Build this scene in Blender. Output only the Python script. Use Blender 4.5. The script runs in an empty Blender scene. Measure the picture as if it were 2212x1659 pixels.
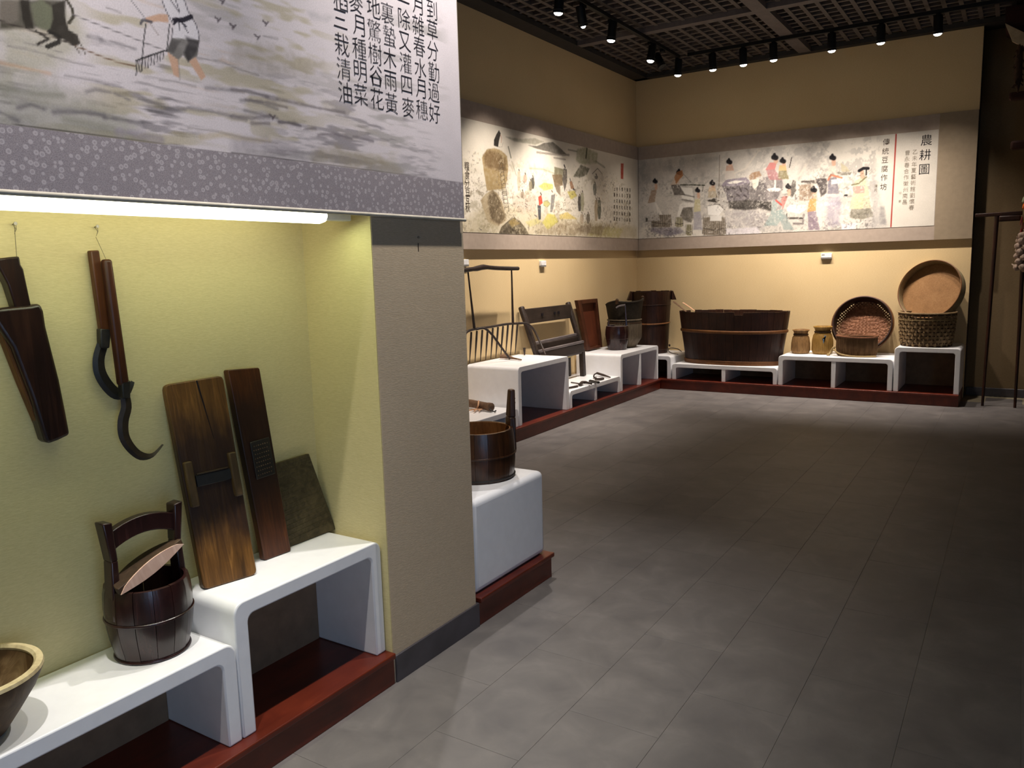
import bpy, bmesh, math, random
import numpy as np
from mathutils import Vector, Matrix
random.seed(7)
PI = math.pi
C = bpy.context.scene.collection
sc = bpy.context.scene

# ------------------------------------------------------------ camera, world, light, exposure
cd = bpy.data.cameras.new('camera'); cam = bpy.data.objects.new('camera', cd); C.objects.link(cam)
cd.sensor_fit = 'HORIZONTAL'; cd.sensor_width = 36.0
cd.lens = 36.0 * 1711.6459 / 2212.0
cd.clip_start = 0.05
cam.matrix_world = Matrix(((0.843325, -0.055933, 0.534485, 0.000000), (0.536748, 0.136754, -0.832586, 0.000000), (-0.026524, 0.989025, 0.145350, 1.500000), (0, 0, 0, 1)))
sc.camera = cam
w = bpy.data.worlds.new('world'); sc.world = w; w.use_nodes = True
w.node_tree.nodes['Background'].inputs[0].default_value = (0.55, 0.6, 0.75, 1)
w.node_tree.nodes['Background'].inputs[1].default_value = 0.02
sc.view_settings.view_transform = 'Standard'; sc.view_settings.look = 'None'
sc.view_settings.gamma = 1.0; sc.view_settings.use_curve_mapping = False
sc.view_settings.exposure = 0.0
sc.cycles.max_bounces = 8; sc.cycles.diffuse_bounces = 5
WARM = (1.0, 0.89, 0.79); NEUT = (1.0, 0.95, 0.90); COOL = (0.42, 0.64, 1.0); GREEN = (0.87, 1.0, 0.62)

def area_light(name, loc, rot, sx, sy, power, col):
    l = bpy.data.lights.new(name, 'AREA'); l.shape = 'RECTANGLE'; l.size = sx; l.size_y = sy
    l.energy = power; l.color = col
    o = bpy.data.objects.new(name, l); C.objects.link(o); o.location = loc; o.rotation_euler = rot
    return o
# added cool fill from an unseen side opening, tints near bench fronts blue
area_light('cool_fill', (3.56, -1.25, 1.35), (math.radians(90), 0, math.radians(90)), 2.2, 2.4, 60, COOL)

# ------------------------------------------------------------ materials
MATS = {}
def lin(c):
    return tuple(((v/255)/12.92 if v/255 <= .04045 else ((v/255+.055)/1.055)**2.4) for v in c[:3]) + (1,)
def new_mat(n, rough=.6, spec=.4, metal=0):
    m = bpy.data.materials.new(n); m.use_nodes = True
    b = m.node_tree.nodes['Principled BSDF']
    b.inputs['Roughness'].default_value = rough; b.inputs['Specular IOR Level'].default_value = spec
    b.inputs['Metallic'].default_value = metal
    MATS[n] = m; return m, m.node_tree, b
def coords(nt, scale=(1, 1, 1), kind='Object', rot=(0, 0, 0)):
    t = nt.nodes.new('ShaderNodeTexCoord'); mp = nt.nodes.new('ShaderNodeMapping')
    mp.inputs['Scale'].default_value = scale; mp.inputs['Rotation'].default_value = rot
    nt.links.new(t.outputs[kind], mp.inputs[0]); return mp.outputs[0]
def noise(nt, vec, scale, detail=4, rough=.55, dist=0):
    n = nt.nodes.new('ShaderNodeTexNoise'); n.inputs['Scale'].default_value = scale
    n.inputs['Detail'].default_value = detail; n.inputs['Roughness'].default_value = rough
    n.inputs['Distortion'].default_value = dist
    nt.links.new(vec, n.inputs['Vector']); return n.outputs['Fac']
def ramp(nt, fac, stops):
    r = nt.nodes.new('ShaderNodeValToRGB'); e = r.color_ramp.elements
    e[0].position = stops[0][0]; e[0].color = lin(stops[0][1]); e[1].position = stops[-1][0]; e[1].color = lin(stops[-1][1])
    for p, c in stops[1:-1]:
        k = e.new(p); k.color = lin(c)
    nt.links.new(fac, r.inputs[0]); return r.outputs[0]
def bump(nt, b, fac, strength=.2, dist=.005):
    k = nt.nodes.new('ShaderNodeBump'); k.inputs['Strength'].default_value = strength; k.inputs['Distance'].default_value = dist
    nt.links.new(fac, k.inputs['Height']); nt.links.new(k.outputs[0], b.inputs['Normal'])
def mix(nt, a, b_, fac, mode='MIX'):
    m = nt.nodes.new('ShaderNodeMix'); m.data_type = 'RGBA'; m.blend_type = mode
    for s, v in ((6, a), (7, b_)):
        if isinstance(v, tuple): m.inputs[s].default_value = v
        else: nt.links.new(v, m.inputs[s])
    if isinstance(fac, float): m.inputs[0].default_value = fac
    else: nt.links.new(fac, m.inputs[0])
    return m.outputs[2]
def math_node(nt, op, a, b_=None):
    m = nt.nodes.new('ShaderNodeMath'); m.operation = op
    for i, v in enumerate((a, b_)):
        if v is None: continue
        if isinstance(v, (int, float)): m.inputs[i].default_value = v
        else: nt.links.new(v, m.inputs[i])
    return m.outputs[0]
def plain(n, c, rough=.6, spec=.3, var=.06, metal=0, sc_=18):
    m, nt, b = new_mat(n, rough, spec, metal)
    f = noise(nt, coords(nt), sc_)
    lo = tuple(max(0, v*(1-var)) for v in c); hi = tuple(min(255, v*(1+var)) for v in c)
    nt.links.new(ramp(nt, f, [(.3, lo), (.7, hi)]), b.inputs['Base Color']); return m
def paper(n, c1, c2, rough=.85):
    """woven wall paper: crossed fine thread noise"""
    m, nt, b = new_mat(n, rough, .2)
    v = coords(nt, (40, 40, 260)); v2 = coords(nt, (1, 1, 1))
    f = noise(nt, v, 1.5, 3); g = noise(nt, v2, 2.0, 3)
    h = math_node(nt, 'ADD', math_node(nt, 'MULTIPLY', f, .75), math_node(nt, 'MULTIPLY', g, .25))
    nt.links.new(ramp(nt, h, [(.32, c1), (.68, c2)]), b.inputs['Base Color']); bump(nt, b, f, .25, .002); return m
def wood(n, c1, c2, c3, rough=.45, spec=.4, sc_=(30, 30, 3), bmp=.25, kind='Object'):
    m, nt, b = new_mat(n, rough, spec)
    f = noise(nt, coords(nt, sc_, kind), 1.2, 6, .6, 1.2); g = noise(nt, coords(nt, (1, 1, 1), kind), 7, 3)
    h = math_node(nt, 'ADD', math_node(nt, 'MULTIPLY', f, .6), math_node(nt, 'MULTIPLY', g, .4))
    nt.links.new(ramp(nt, h, [(.3, c1), (.5, c2), (.7, c3)]), b.inputs['Base Color']); bump(nt, b, f, bmp, .003)
    return m
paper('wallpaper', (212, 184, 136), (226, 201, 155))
paper('wallpaper_shaded', (112, 94, 68), (130, 110, 82))  # same wallpaper, dimness of the recess put into a darker colour
paper('pillar_paper', (188, 168, 140), (206, 186, 158))
paper('niche_paper', (206, 192, 142), (220, 206, 158))
plain('bench_white', (238, 238, 240), .32, .5, .012)
wood('plinth_red', (72, 24, 12), (94, 33, 17), (116, 45, 24), .35, .5, (8, 2, 8), .05)
plain('shade_brown', (124, 102, 82), .7)  # colour of the painted shade inside the bench openings
plain('skirting', (70, 66, 70), .35, .5, .12, sc_=9)
plain('ceiling_black', (16, 15, 16), .9, .1)
plain('grid_metal', (92, 84, 80), .6, .3)
plain('beam_metal', (104, 96, 94), .6, .3)
plain('ceiling_edge', (60, 57, 54), .7, .2)
plain('shadow_strip', (62, 48, 44), .8, .2)  # shadow tone at the end of the back wall
plain('grout', (150, 140, 118), .9, .1)
plain('lamp_black', (10, 10, 11), .5, .4)
plain('label_white', (232, 230, 228), .5)
plain('label_grey', (120, 116, 112), .6)
plain('rod_pale', (190, 182, 166), .5)
plain('nail_metal', (150, 145, 138), .4, .5, metal=.7)
plain('string_grey', (120, 112, 90), .8)
wood('lacquer_dark', (20, 9, 10), (40, 19, 19), (62, 34, 32), .26, .6, (40, 40, 2), .15)
wood('bucket_brown', (26, 14, 8), (52, 29, 15), (84, 50, 27), .3, .5, (60, 60, 3), .2)
wood('bucket_inside', (92, 60, 30), (132, 90, 48), (160, 114, 66), .6, .3, (60, 60, 4), .2)
wood('barrel_red', (28, 13, 9), (46, 24, 15), (70, 40, 25), .45, .35, (50, 50, 2.5), .3)
wood('barrel_hoop', (90, 56, 30), (130, 84, 48), (160, 112, 70), .5, .35, (20, 20, 20), .3)
wood('tub_hoop', (82, 50, 26), (104, 66, 34), (124, 82, 44), .5, .3, (20, 20, 20), .3)
wood('chair_wood', (26, 20, 17), (46, 36, 31), (66, 54, 48), .5, .35, (40, 3, 40), .3)
wood('chair_wear', (70, 64, 64), (104, 96, 96), (130, 122, 120), .5, .35, (40, 3, 40), .3)
wood('tray_red', (74, 36, 22), (94, 48, 30), (110, 60, 38), .45, .3, (40, 40, 3), .2)
wood('tray_frame', (50, 24, 13), (74, 38, 20), (96, 52, 28), .5, .3, (40, 40, 3), .2)
wood('iron_dark', (24, 18, 15), (42, 31, 26), (64, 48, 38), .55, .4, (20, 20, 20), .3)
wood('iron_black', (18, 17, 17), (32, 29, 28), (52, 46, 42), .5, .45, (20, 20, 20), .3)
wood('sickle_wood', (50, 25, 12), (78, 42, 20), (102, 60, 30), .4, .4, (60, 60, 3), .25)
wood('sickle_wood_dark', (40, 20, 12), (64, 32, 18), (86, 48, 28), .4, .4, (60, 60, 3), .25)
wood('sheath_wood', (16, 8, 9), (30, 15, 14), (56, 32, 24), .32, .5, (50, 50, 2.5), .3)
wood('sheath_side', (58, 34, 14), (84, 52, 24), (104, 68, 34), .5, .3, (50, 50, 2.5), .2)
wood('bowl_wood', (52, 36, 24), (88, 66, 44), (120, 94, 66), .6, .3, (20, 20, 8), .3)
wood('bowl_rim', (150, 132, 100), (186, 170, 132), (206, 192, 156), .6, .3, (20, 20, 8), .2)
wood('bowl_inside', (50, 36, 22), (84, 62, 38), (140, 116, 84), .5, .3, (12, 12, 6), .2)
wood('lid_wood', (176, 140, 122), (204, 168, 150), (222, 190, 172), .6, .3, (30, 30, 5), .2)
wood('cleat_wood', (56, 42, 24), (82, 62, 38), (104, 82, 54), .6, .3, (30, 30, 5), .2)
wood('lid_dark', (40, 28, 19), (58, 42, 29), (78, 60, 42), .6, .3, (30, 30, 5), .2)
wood('pot_bamboo', (92, 66, 38), (128, 96, 58), (156, 122, 78), .6, .25, (30, 30, 8), .3)
wood('pot_bamboo_yellow', (104, 76, 30), (138, 104, 48), (166, 132, 70), .6, .25, (30, 30, 8), .3)
wood('weave_brown', (100, 80, 56), (136, 112, 80), (166, 142, 108), .7, .2, (30, 30, 30), .3)
wood('straw_dark', (58, 42, 28), (88, 66, 44), (118, 92, 64), .8, .1, (60, 60, 4), .5)
wood('pot_grey', (70, 60, 48), (98, 86, 70), (124, 110, 90), .6, .25, (30, 30, 8), .3)
wood('scoop_dark', (28, 24, 19), (44, 38, 30), (62, 54, 43), .7, .2, (30, 30, 30), .3)
wood('weave_dark', (40, 27, 18), (62, 43, 28), (84, 60, 40), .7, .2, (30, 30, 30), .3)
wood('weave_red', (96, 62, 42), (126, 84, 60), (152, 106, 78), .65, .2, (30, 30, 30), .3)
wood('sieve_wall', (30, 16, 12), (46, 26, 19), (60, 36, 26), .6, .3, (30, 30, 30), .3)
wood('pan_disc', (120, 88, 54), (142, 104, 66), (160, 122, 82), .6, .2, (60, 60, 60), .15)
wood('pan_wall', (122, 106, 78), (150, 134, 102), (172, 156, 122), .6, .2, (30, 30, 30), .2)
wood('rope', (120, 100, 66), (158, 136, 96), (184, 164, 122), .85, .1, (120, 120, 120), .5)
wood('stone_grey', (52, 46, 32), (80, 70, 50), (104, 92, 66), .75, .2, (30, 30, 30), .4)
wood('stick_wood', (70, 52, 38), (104, 80, 62), (134, 108, 86), .7, .2, (20, 20, 20), .4)
wood('straw_pale', (170, 130, 100), (196, 156, 124), (214, 178, 146), .8, .1, (20, 20, 20), .4)
wood('stand_wood', (30, 14, 8), (48, 24, 12), (70, 36, 18), .5, .3, (30, 30, 3), .2)
wood('eave_wood', (34, 17, 13), (50, 26, 19), (62, 34, 26), .7, .2, (5, 5, 20), .2)
plain('eave_board', (176, 158, 128), .7, .2)
plain('garlic', (170, 148, 132), .6, .3, .15, sc_=60)
plain('corn_orange', (212, 100, 28), .5, .3, .2, sc_=80)
plain('corn_yellow', (206, 150, 30), .5, .3, .2, sc_=80)
plain('husk_pale', (150, 158, 126), .7, .2, .15, sc_=30)
plain('chili_red', (120, 24, 16), .35, .5, .1)
plain('tag_blue', (96, 118, 140), .5)
plain('ink', (34, 30, 34), .8, .1, .1)
plain('ink_brown', (60, 48, 40), .8, .1, .1)
plain('ink_faint', (138, 128, 114), .8, .1, .1)
plain('silk_border', (168, 152, 138), .75, .2, .03)
plain('silk_border_right', (150, 134, 112), .75, .2, .03)
plain('scroll_back', (150, 140, 128), .8, .1)
# wood of the long planing boards: honey ends, darkened middle (old staining that stays put)
def board_mat(n, lo, mid, hi, d0, d1):
    m, nt, b = new_mat(n, .42, .35)
    f = noise(nt, coords(nt, (34, 34, 2.6)), 1.3, 7, .62, 1.4)
    base = ramp(nt, f, [(.3, lo), (.5, mid), (.72, hi)])
    t = nt.nodes.new('ShaderNodeTexCoord'); s = nt.nodes.new('ShaderNodeSeparateXYZ'); nt.links.new(t.outputs['Object'], s.inputs[0])
    g = noise(nt, coords(nt, (9, 9, 5)), 1.0, 4)
    z = math_node(nt, 'ADD', s.outputs['Z'], math_node(nt, 'MULTIPLY', math_node(nt, 'SUBTRACT', g, .5), .28))
    r = nt.nodes.new('ShaderNodeValToRGB'); e = r.color_ramp.elements
    e[0].position = 0; e[0].color = (0, 0, 0, 1); e[1].position = 1; e[1].color = (0, 0, 0, 1)
    for p, v in ((d0-.05, 0), (d0+.06, .85), (d1-.07, .85), (d1+.07, .1)):
        k = e.new(max(.001, min(.999, p))); k.color = (v, v, v, 1)
    nt.links.new(z, r.inputs[0])
    nt.links.new(mix(nt, base, lin((34, 22, 20)), r.outputs[0]), b.inputs['Base Color']); bump(nt, b, f, .3, .003); return m
board_mat('board_honey', (66, 43, 17), (102, 68, 29), (140, 98, 48), .15, .50)
board_mat('board_brown', (50, 25, 13), (76, 40, 20), (98, 56, 28), .16, .56)
# floor tile
m, nt, b = new_mat('floor_tile', .38, .45)
gp = nt.nodes.new('ShaderNodeNewGeometry'); v = gp.outputs['Position']
oi = nt.nodes.new('ShaderNodeObjectInfo')
f = noise(nt, v, 6, 7, .62, .6); g = noise(nt, v, 2.2, 4)
h = math_node(nt, 'ADD', math_node(nt, 'MULTIPLY', f, .6), math_node(nt, 'MULTIPLY', g, .4))
c = ramp(nt, h, [(.3, (94, 90, 90)), (.52, (112, 107, 105)), (.72, (130, 124, 121))])
rnd = nt.nodes.new('ShaderNodeMapRange'); rnd.inputs[3].default_value = .97; rnd.inputs[4].default_value = 1.03
nt.links.new(oi.outputs['Random'], rnd.inputs[0])
vm = nt.nodes.new('ShaderNodeVectorMath'); vm.operation = 'SCALE'; nt.links.new(c, vm.inputs[0]); nt.links.new(rnd.outputs[0], vm.inputs['Scale'])
nt.links.new(vm.outputs[0], b.inputs['Base Color'])
rr = nt.nodes.new('ShaderNodeMapRange'); rr.inputs[3].default_value = .42; rr.inputs[4].default_value = .62
nt.links.new(f, rr.inputs[0]); nt.links.new(rr.outputs[0], b.inputs['Roughness'])
bump(nt, b, f, .06, .003)
# painted paper: colour attribute
m, nt, b = new_mat('painted_paper', .8, .15)
at = nt.nodes.new('ShaderNodeAttribute'); at.attribute_name = 'paint'
f = noise(nt, coords(nt, (1, 1, 1)), 260, 3)
k = ramp(nt, f, [(.25, (232, 232, 232)), (.75, (255, 255, 255))])
nt.links.new(mix(nt, at.outputs['Color'], k, 1.0, 'MULTIPLY'), b.inputs['Base Color'])
# brocade border with small pale rosettes
m, nt, b = new_mat('brocade', .7, .2)
vv = coords(nt, (1, 1, 1))
vo = nt.nodes.new('ShaderNodeTexVoronoi'); vo.inputs['Scale'].default_value = 58; nt.links.new(vv, vo.inputs['Vector'])
ds = vo.outputs['Distance']
ring = nt.nodes.new('ShaderNodeValToRGB'); e = ring.color_ramp.elements
e[0].position = 0; e[0].color = (.25, .25, .25, 1); e[1].position = .5; e[1].color = (0, 0, 0, 1)
for p, q in ((.10, .4), (.15, .15), (.22, .8), (.32, .75), (.40, 0)):
    k = e.new(p); k.color = (q, q, q, 1)
nt.links.new(ds, ring.inputs[0])
f = noise(nt, vv, 420, 3); base = ramp(nt, f, [(.35, (134, 125, 130)), (.65, (162, 153, 156))])
nt.links.new(mix(nt, base, lin((188, 179, 182)), ring.outputs[0]), b.inputs['Base Color'])
def emis(n, col, s):
    m, nt, b = new_mat(n, .3); b.inputs['Emission Color'].default_value = col + (1,); b.inputs['Emission Strength'].default_value = s
    b.inputs['Base Color'].default_value = (.9, .9, .9, 1); return m
emis('lens_glow', (1, .96, .88), 14)
emis('tube_glow', (1.0, 1.0, .72), 6.0)

# ------------------------------------------------------------ mesh helpers
class MB:
    def __init__(s): s.v = []; s.f = []
    def add(s, v, f):
        o = len(s.v); s.v += [tuple(p) for p in v]; s.f += [tuple(i+o for i in q) for q in f]; return s
    def box(s, x0, x1, y0, y1, z0, z1, M=None):
        v = [(x, y, z) for x in (x0, x1) for y in (y0, y1) for z in (z0, z1)]
        if M is not None: v = [M @ Vector(p) for p in v]
        return s.add(v, [(0, 1, 3, 2), (4, 6, 7, 5), (0, 4, 5, 1), (2, 3, 7, 6), (0, 2, 6, 4), (1, 5, 7, 3)])
    def hexa(s, q):   # 8 points: bottom loop 4, top loop 4
        return s.add(q, [(3, 2, 1, 0), (4, 5, 6, 7), (0, 1, 5, 4), (1, 2, 6, 5), (2, 3, 7, 6), (3, 0, 4, 7)])
    def tube(s, pts, rad, n=10, caps=True, flat=1.0):
        pts = [Vector(p) for p in pts]; rad = rad if isinstance(rad, (list, tuple)) else [rad]*len(pts)
        prev = None; vs = []; fs = []
        for i, p in enumerate(pts):
            t = (pts[min(i+1, len(pts)-1)] - pts[max(i-1, 0)]).normalized()
            if prev is None:
                a = Vector((0, 0, 1)) if abs(t.z) < .9 else Vector((1, 0, 0)); u = t.cross(a).normalized()
            else: u = (prev - t*prev.dot(t)).normalized()
            prev = u; w_ = t.cross(u)
            for k in range(n):
                an = 2*PI*k/n; vs.append(p + (u*math.cos(an) + w_*math.sin(an)*flat)*rad[i])
        for i in range(len(pts)-1):
            for k in range(n): fs.append((i*n+k, i*n+(k+1) % n, (i+1)*n+(k+1) % n, (i+1)*n+k))
        if caps: fs.append(tuple(range(n-1, -1, -1))); fs.append(tuple((len(pts)-1)*n+k for k in range(n)))
        return s.add(vs, fs)
    def lathe(s, prof, n=48, cx=0, cy=0, ex=1, ey=1, mod=None, closed=False, caps=False):
        m = len(prof); vs = []
        for i, (r, z) in enumerate(prof):
            for k in range(n):
                a = 2*PI*k/n; rr = r*(1 + (mod(a, z) if mod else 0))
                vs.append((cx+rr*ex*math.cos(a), cy+rr*ey*math.sin(a), z))
        fs = []
        for i in range(m-1 if not closed else m):
            j = (i+1) % m
            for k in range(n): fs.append((i*n+k, i*n+(k+1) % n, j*n+(k+1) % n, j*n+k))
        if caps:
            if prof[0][0] > 1e-4: fs.append(tuple(range(n-1, -1, -1)))
            if prof[-1][0] > 1e-4: fs.append(tuple((m-1)*n+k for k in range(n)))
        return s.add(vs, fs)
    def prism(s, poly, d, axis='x', at=0.0):
        """extrude a 2-D polygon; axis x: poly=(y,z), axis y: poly=(x,z)"""
        n = len(poly)
        def P(p, q): return (q, p[0], p[1]) if axis == 'x' else ((p[0], q, p[1]) if axis == 'y' else (p[0], p[1], q))
        vs = [P(p, at) for p in poly] + [P(p, at+d) for p in poly]
        fs = [tuple(range(n)), tuple(range(2*n-1, n-1, -1))] + [(i, (i+1) % n + 0, (i+1) % n + n, i+n) for i in range(n)]
        return s.add(vs, fs)
    def mesh(s, name, mats, smooth=False, recalc=True):
        me = bpy.data.meshes.new(name); me.from_pydata(s.v, [], s.f)
        for mt in (mats if isinstance(mats, (list, tuple)) else [mats]): me.materials.append(MATS[mt])
        if recalc:
            bm = bmesh.new(); bm.from_mesh(me); bmesh.ops.recalc_face_normals(bm, faces=bm.faces); bm.to_mesh(me); bm.free()
        if smooth:
            for p in me.polygons: p.use_smooth = True
            me.set_sharp_from_angle(angle=math.radians(38))
        return me
    def build(s, name, mat, parent=None, smooth=False, bevel=0, seg=2, loc=None, rot=None, kind=None, label=None):
        o = bpy.data.objects.new(name, s.mesh(name, mat, smooth)); C.objects.link(o)
        if parent is not None: o.parent = parent
        if loc is not None: o.location = loc
        if rot is not None: o.rotation_euler = rot
        if bevel:
            b = o.modifiers.new('bevel', 'BEVEL'); b.width = bevel; b.segments = seg; b.limit_method = 'ANGLE'; b.angle_limit = math.radians(35)
            if smooth is False:
                for p in o.data.polygons: p.use_smooth = True
                o.data.set_sharp_from_angle(angle=math.radians(38))
        if kind: o['kind'] = kind
        if label: o['label'] = label
        return o
def tag(o, label, cat, group=None):
    o['label'] = label; o['category'] = cat
    if group: o['group'] = group
    return o
def thing(name, label, cat, loc=(0, 0, 0), rot=(0, 0, 0), group=None):
    o = bpy.data.objects.new(name, None); C.objects.link(o); o.location = loc; o.rotation_euler = rot
    o.empty_display_size = .1
    return tag(o, label, cat, group)
def struct(o): o['kind'] = 'structure'; return o
def link_copy(o, parent=None, loc=None):
    c = o.copy(); C.objects.link(c)
    if parent is not None: c.parent = parent
    if loc is not None: c.location = loc
    return c
def copy_tree(o, parent=None):
    c = o.copy(); C.objects.link(c)
    if parent is not None: c.parent = parent
    for ch in list(o.children): copy_tree(ch, c)
    return c

# ------------------------------------------------------------ the room
CEIL = 3.76
# floor slab with tiles laid in running bond
fl = struct(MB().box(-4.4, 3.6, -3.0, 10.0, -.12, -.0018).build('floor', 'grout'))
TX, TY, X0 = .325, .65, -1.545
mb = MB()
a, b_, e_ = TX/2-.0005, TY/2-.0005, .0012
mb.add([(-a, -b_, -.004), (a, -b_, -.004), (a, b_, -.004), (-a, b_, -.004), (-a, -b_, -.0004), (a, -b_, -.0004), (a, b_, -.0004), (-a, b_, -.0004),
        (-a+e_, -b_+e_, 0), (a-e_, -b_+e_, 0), (a-e_, b_-e_, 0), (-a+e_, b_-e_, 0)],
       [(0, 1, 5, 4), (1, 2, 6, 5), (2, 3, 7, 6), (3, 0, 4, 7), (4, 5, 9, 8), (5, 6, 10, 9), (6, 7, 11, 10), (7, 4, 8, 11), (8, 9, 10, 11)])
tile_me = mb.mesh('floor_tile', 'floor_tile'); far = MB(); cnt = 0
for i in range(-9, 16):
    for j in range(-7, 16):
        cx = X0 + TX*(i+.5); cy = 5.13 + TY*(j-7) + (TY/2 if i % 2 else 0) + TY/2
        if cy - TY/2 < -3 or cy + TY/2 > 9.95 or cx + TX/2 > 3.5: continue
        if cx < -1.86 and cy < 2.4: continue
        # in view: to the right of the displays and inside the cone of the photograph
        seen = cy > 1.1 and cx > -3.75 and cx < (0.05*cy+.35) and cy < 9.9 and not (cx < -1.9 and cy < 2.9)
        if seen and cnt < 290:
            o = bpy.data.objects.new('floor_tile', tile_me); C.objects.link(o); o.parent = fl; o.location = (cx, cy, 0); cnt += 1
        else:
            far.add([(x+cx, y+cy, z) for x, y, z in mb.v], mb.f)
far.build('outer_tiles', 'floor_tile', fl, kind='stuff')
# walls
struct(MB().box(-4.35, -4.2, 2.3, 9.8, 0, 4.2).build('wall_left', 'wallpaper'))
wb = struct(MB().box(-4.2, -.45, 9.6, 9.78, 0, 4.2).build('wall_back', 'wallpaper'))
MB().box(-.452, -.447, 9.6, 9.78, 0, CEIL).build('return_shade', 'shadow_strip', wb)  # added dark sheet standing in for the shadow beside the wall end
struct(MB().box(-.6, 3.6, 9.82, 9.98, 0, 4.2).build('wall_rear', 'wallpaper_shaded'))
struct(MB().box(3.5, 3.65, -3, -2.4, 0, 4.2).box(3.5, 3.65, -.1, 9.82, 0, 4.2).box(3.5, 3.65, -2.4, -.1, 2.7, 4.2).build('wall_right', 'wallpaper'))  # gap added out of view for the cool fill light
wf = struct(MB().box(-2.4, 3.6, -3.15, -3, 0, 4.2).build('wall_front', 'wallpaper'))
struct(MB().box(-.44, 3.5, 9.8, 9.82, 0, .09).build('baseboard_rear', 'skirting', bevel=.004))
# partition with the display niche
XP = -1.86
pt = struct(MB().box(-2.34, XP, 2.045, 2.57, 0, 4.2).build('wall_partition', 'pillar_paper'))
MB().box(-2.34, -2.19, -3.0, 2.045, 0, 1.78).build('niche_back', 'niche_paper', pt)
MB().box(-2.19, XP-.002, 2.0425, 2.0452, 0, 1.78).build('niche_side', 'niche_paper', pt)
MB().box(-2.34, XP, -3.0, 2.045, 1.78, 4.2).build('niche_header', 'niche_paper', pt)
struct(MB().box(-4.4, -2.34, 2.2, 2.35, 0, 4.2).build('wall_inner', 'wallpaper'))
struct(MB().box(XP-.01, XP+.008, 2.052, 2.585, 0, .104).build('baseboard_pillar', 'skirting', bevel=.002))
# red plinths with a nosing
def plinth(name, x0, x1, y0, y1, side):
    """side: list of (axis, sign) faces with nosing"""
    p = struct(MB().box(x0, x1, y0, y1, 0, .100).build(name, 'plinth_red', bevel=.002))
    n = dict(x0=x0, x1=x1, y0=y0, y1=y1)
    for ax, sg in side:
        if ax == 'x' and sg > 0: n['x1'] += .012
        if ax == 'y' and sg > 0: n['y1'] += .012
        if ax == 'y' and sg < 0: n['y0'] -= .012
    MB().box(n['x0'], n['x1'], n['y0'], n['y1'], .100, .122).build('plinth_board', 'plinth_red', p, bevel=.005, seg=3)
    return p
plinth('trim_1', -2.19, XP+.004, -3.0, 2.043, [('x', 1)])
plinth('trim_2', -2.34, XP+.004, 2.59, 3.205, [('x', 1), ('y', 1)])
plinth('trim_3', -4.2, -3.61, 2.36, 8.94, [('x', 1)])
plinth('trim_4', -4.2, -.46, 8.955, 9.6, [('y', -1)])
# ceiling: black void, metal frame beams and an egg-crate grid
ce = struct(MB().box(-4.35, 3.65, -3.15, 9.98, 4.0, 4.15).build('ceiling', 'ceiling_black'))
def cbox(n, m, *a): return MB().box(*a).build(n, m, ce)
cbox('edge_trim', 'ceiling_edge', -4.2, -4.02, 2.3, 9.6, CEIL, CEIL+.05); cbox('edge_trim', 'ceiling_edge', -4.2, 3.5, 9.5, 9.82, CEIL, CEIL+.05)
cbox('beam', 'beam_metal', -2.215, -2.085, -3, 9.5, CEIL, CEIL+.06)
cbox('beam', 'beam_metal', -.12, .01, -3, 9.5, CEIL, CEIL+.06)
cbox('beam', 'beam_metal', 1.98, 2.11, -3, 9.5, CEIL, CEIL+.06)
for y in (7.74, 5.68, 3.62, 1.56, -.5): cbox('beam', 'beam_metal', -4.02, 3.5, y-.05, y+.05, CEIL+.001, CEIL+.06)
la = bpy.data.objects.new('grid_slat', MB().box(-.017, .017, -4.9, 1.0, -.0, .05).mesh('grid_slat', 'grid_metal'))
PITCH = .137
def slat_y(x): cbox('grid_slat', 'grid_metal', x-.019, x+.019, 3.7, 9.5, CEIL+.042, CEIL+.082)
x = -2.215-PITCH+.03
while x > -3.98: slat_y(x); x -= PITCH
x = -2.085+PITCH-.03
while x < -.16: slat_y(x); x += PITCH
x = .01+PITCH-.03
while x < 1.2: slat_y(x); x += PITCH
y = 9.44
while y > 3.7:
    if min(abs(y-q) for q in (7.74, 5.68)) > .06: cbox('grid_slat', 'grid_metal', -4.02, 1.2, y-.017, y+.017, CEIL+.048, CEIL+.080)
    y -= PITCH

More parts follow.
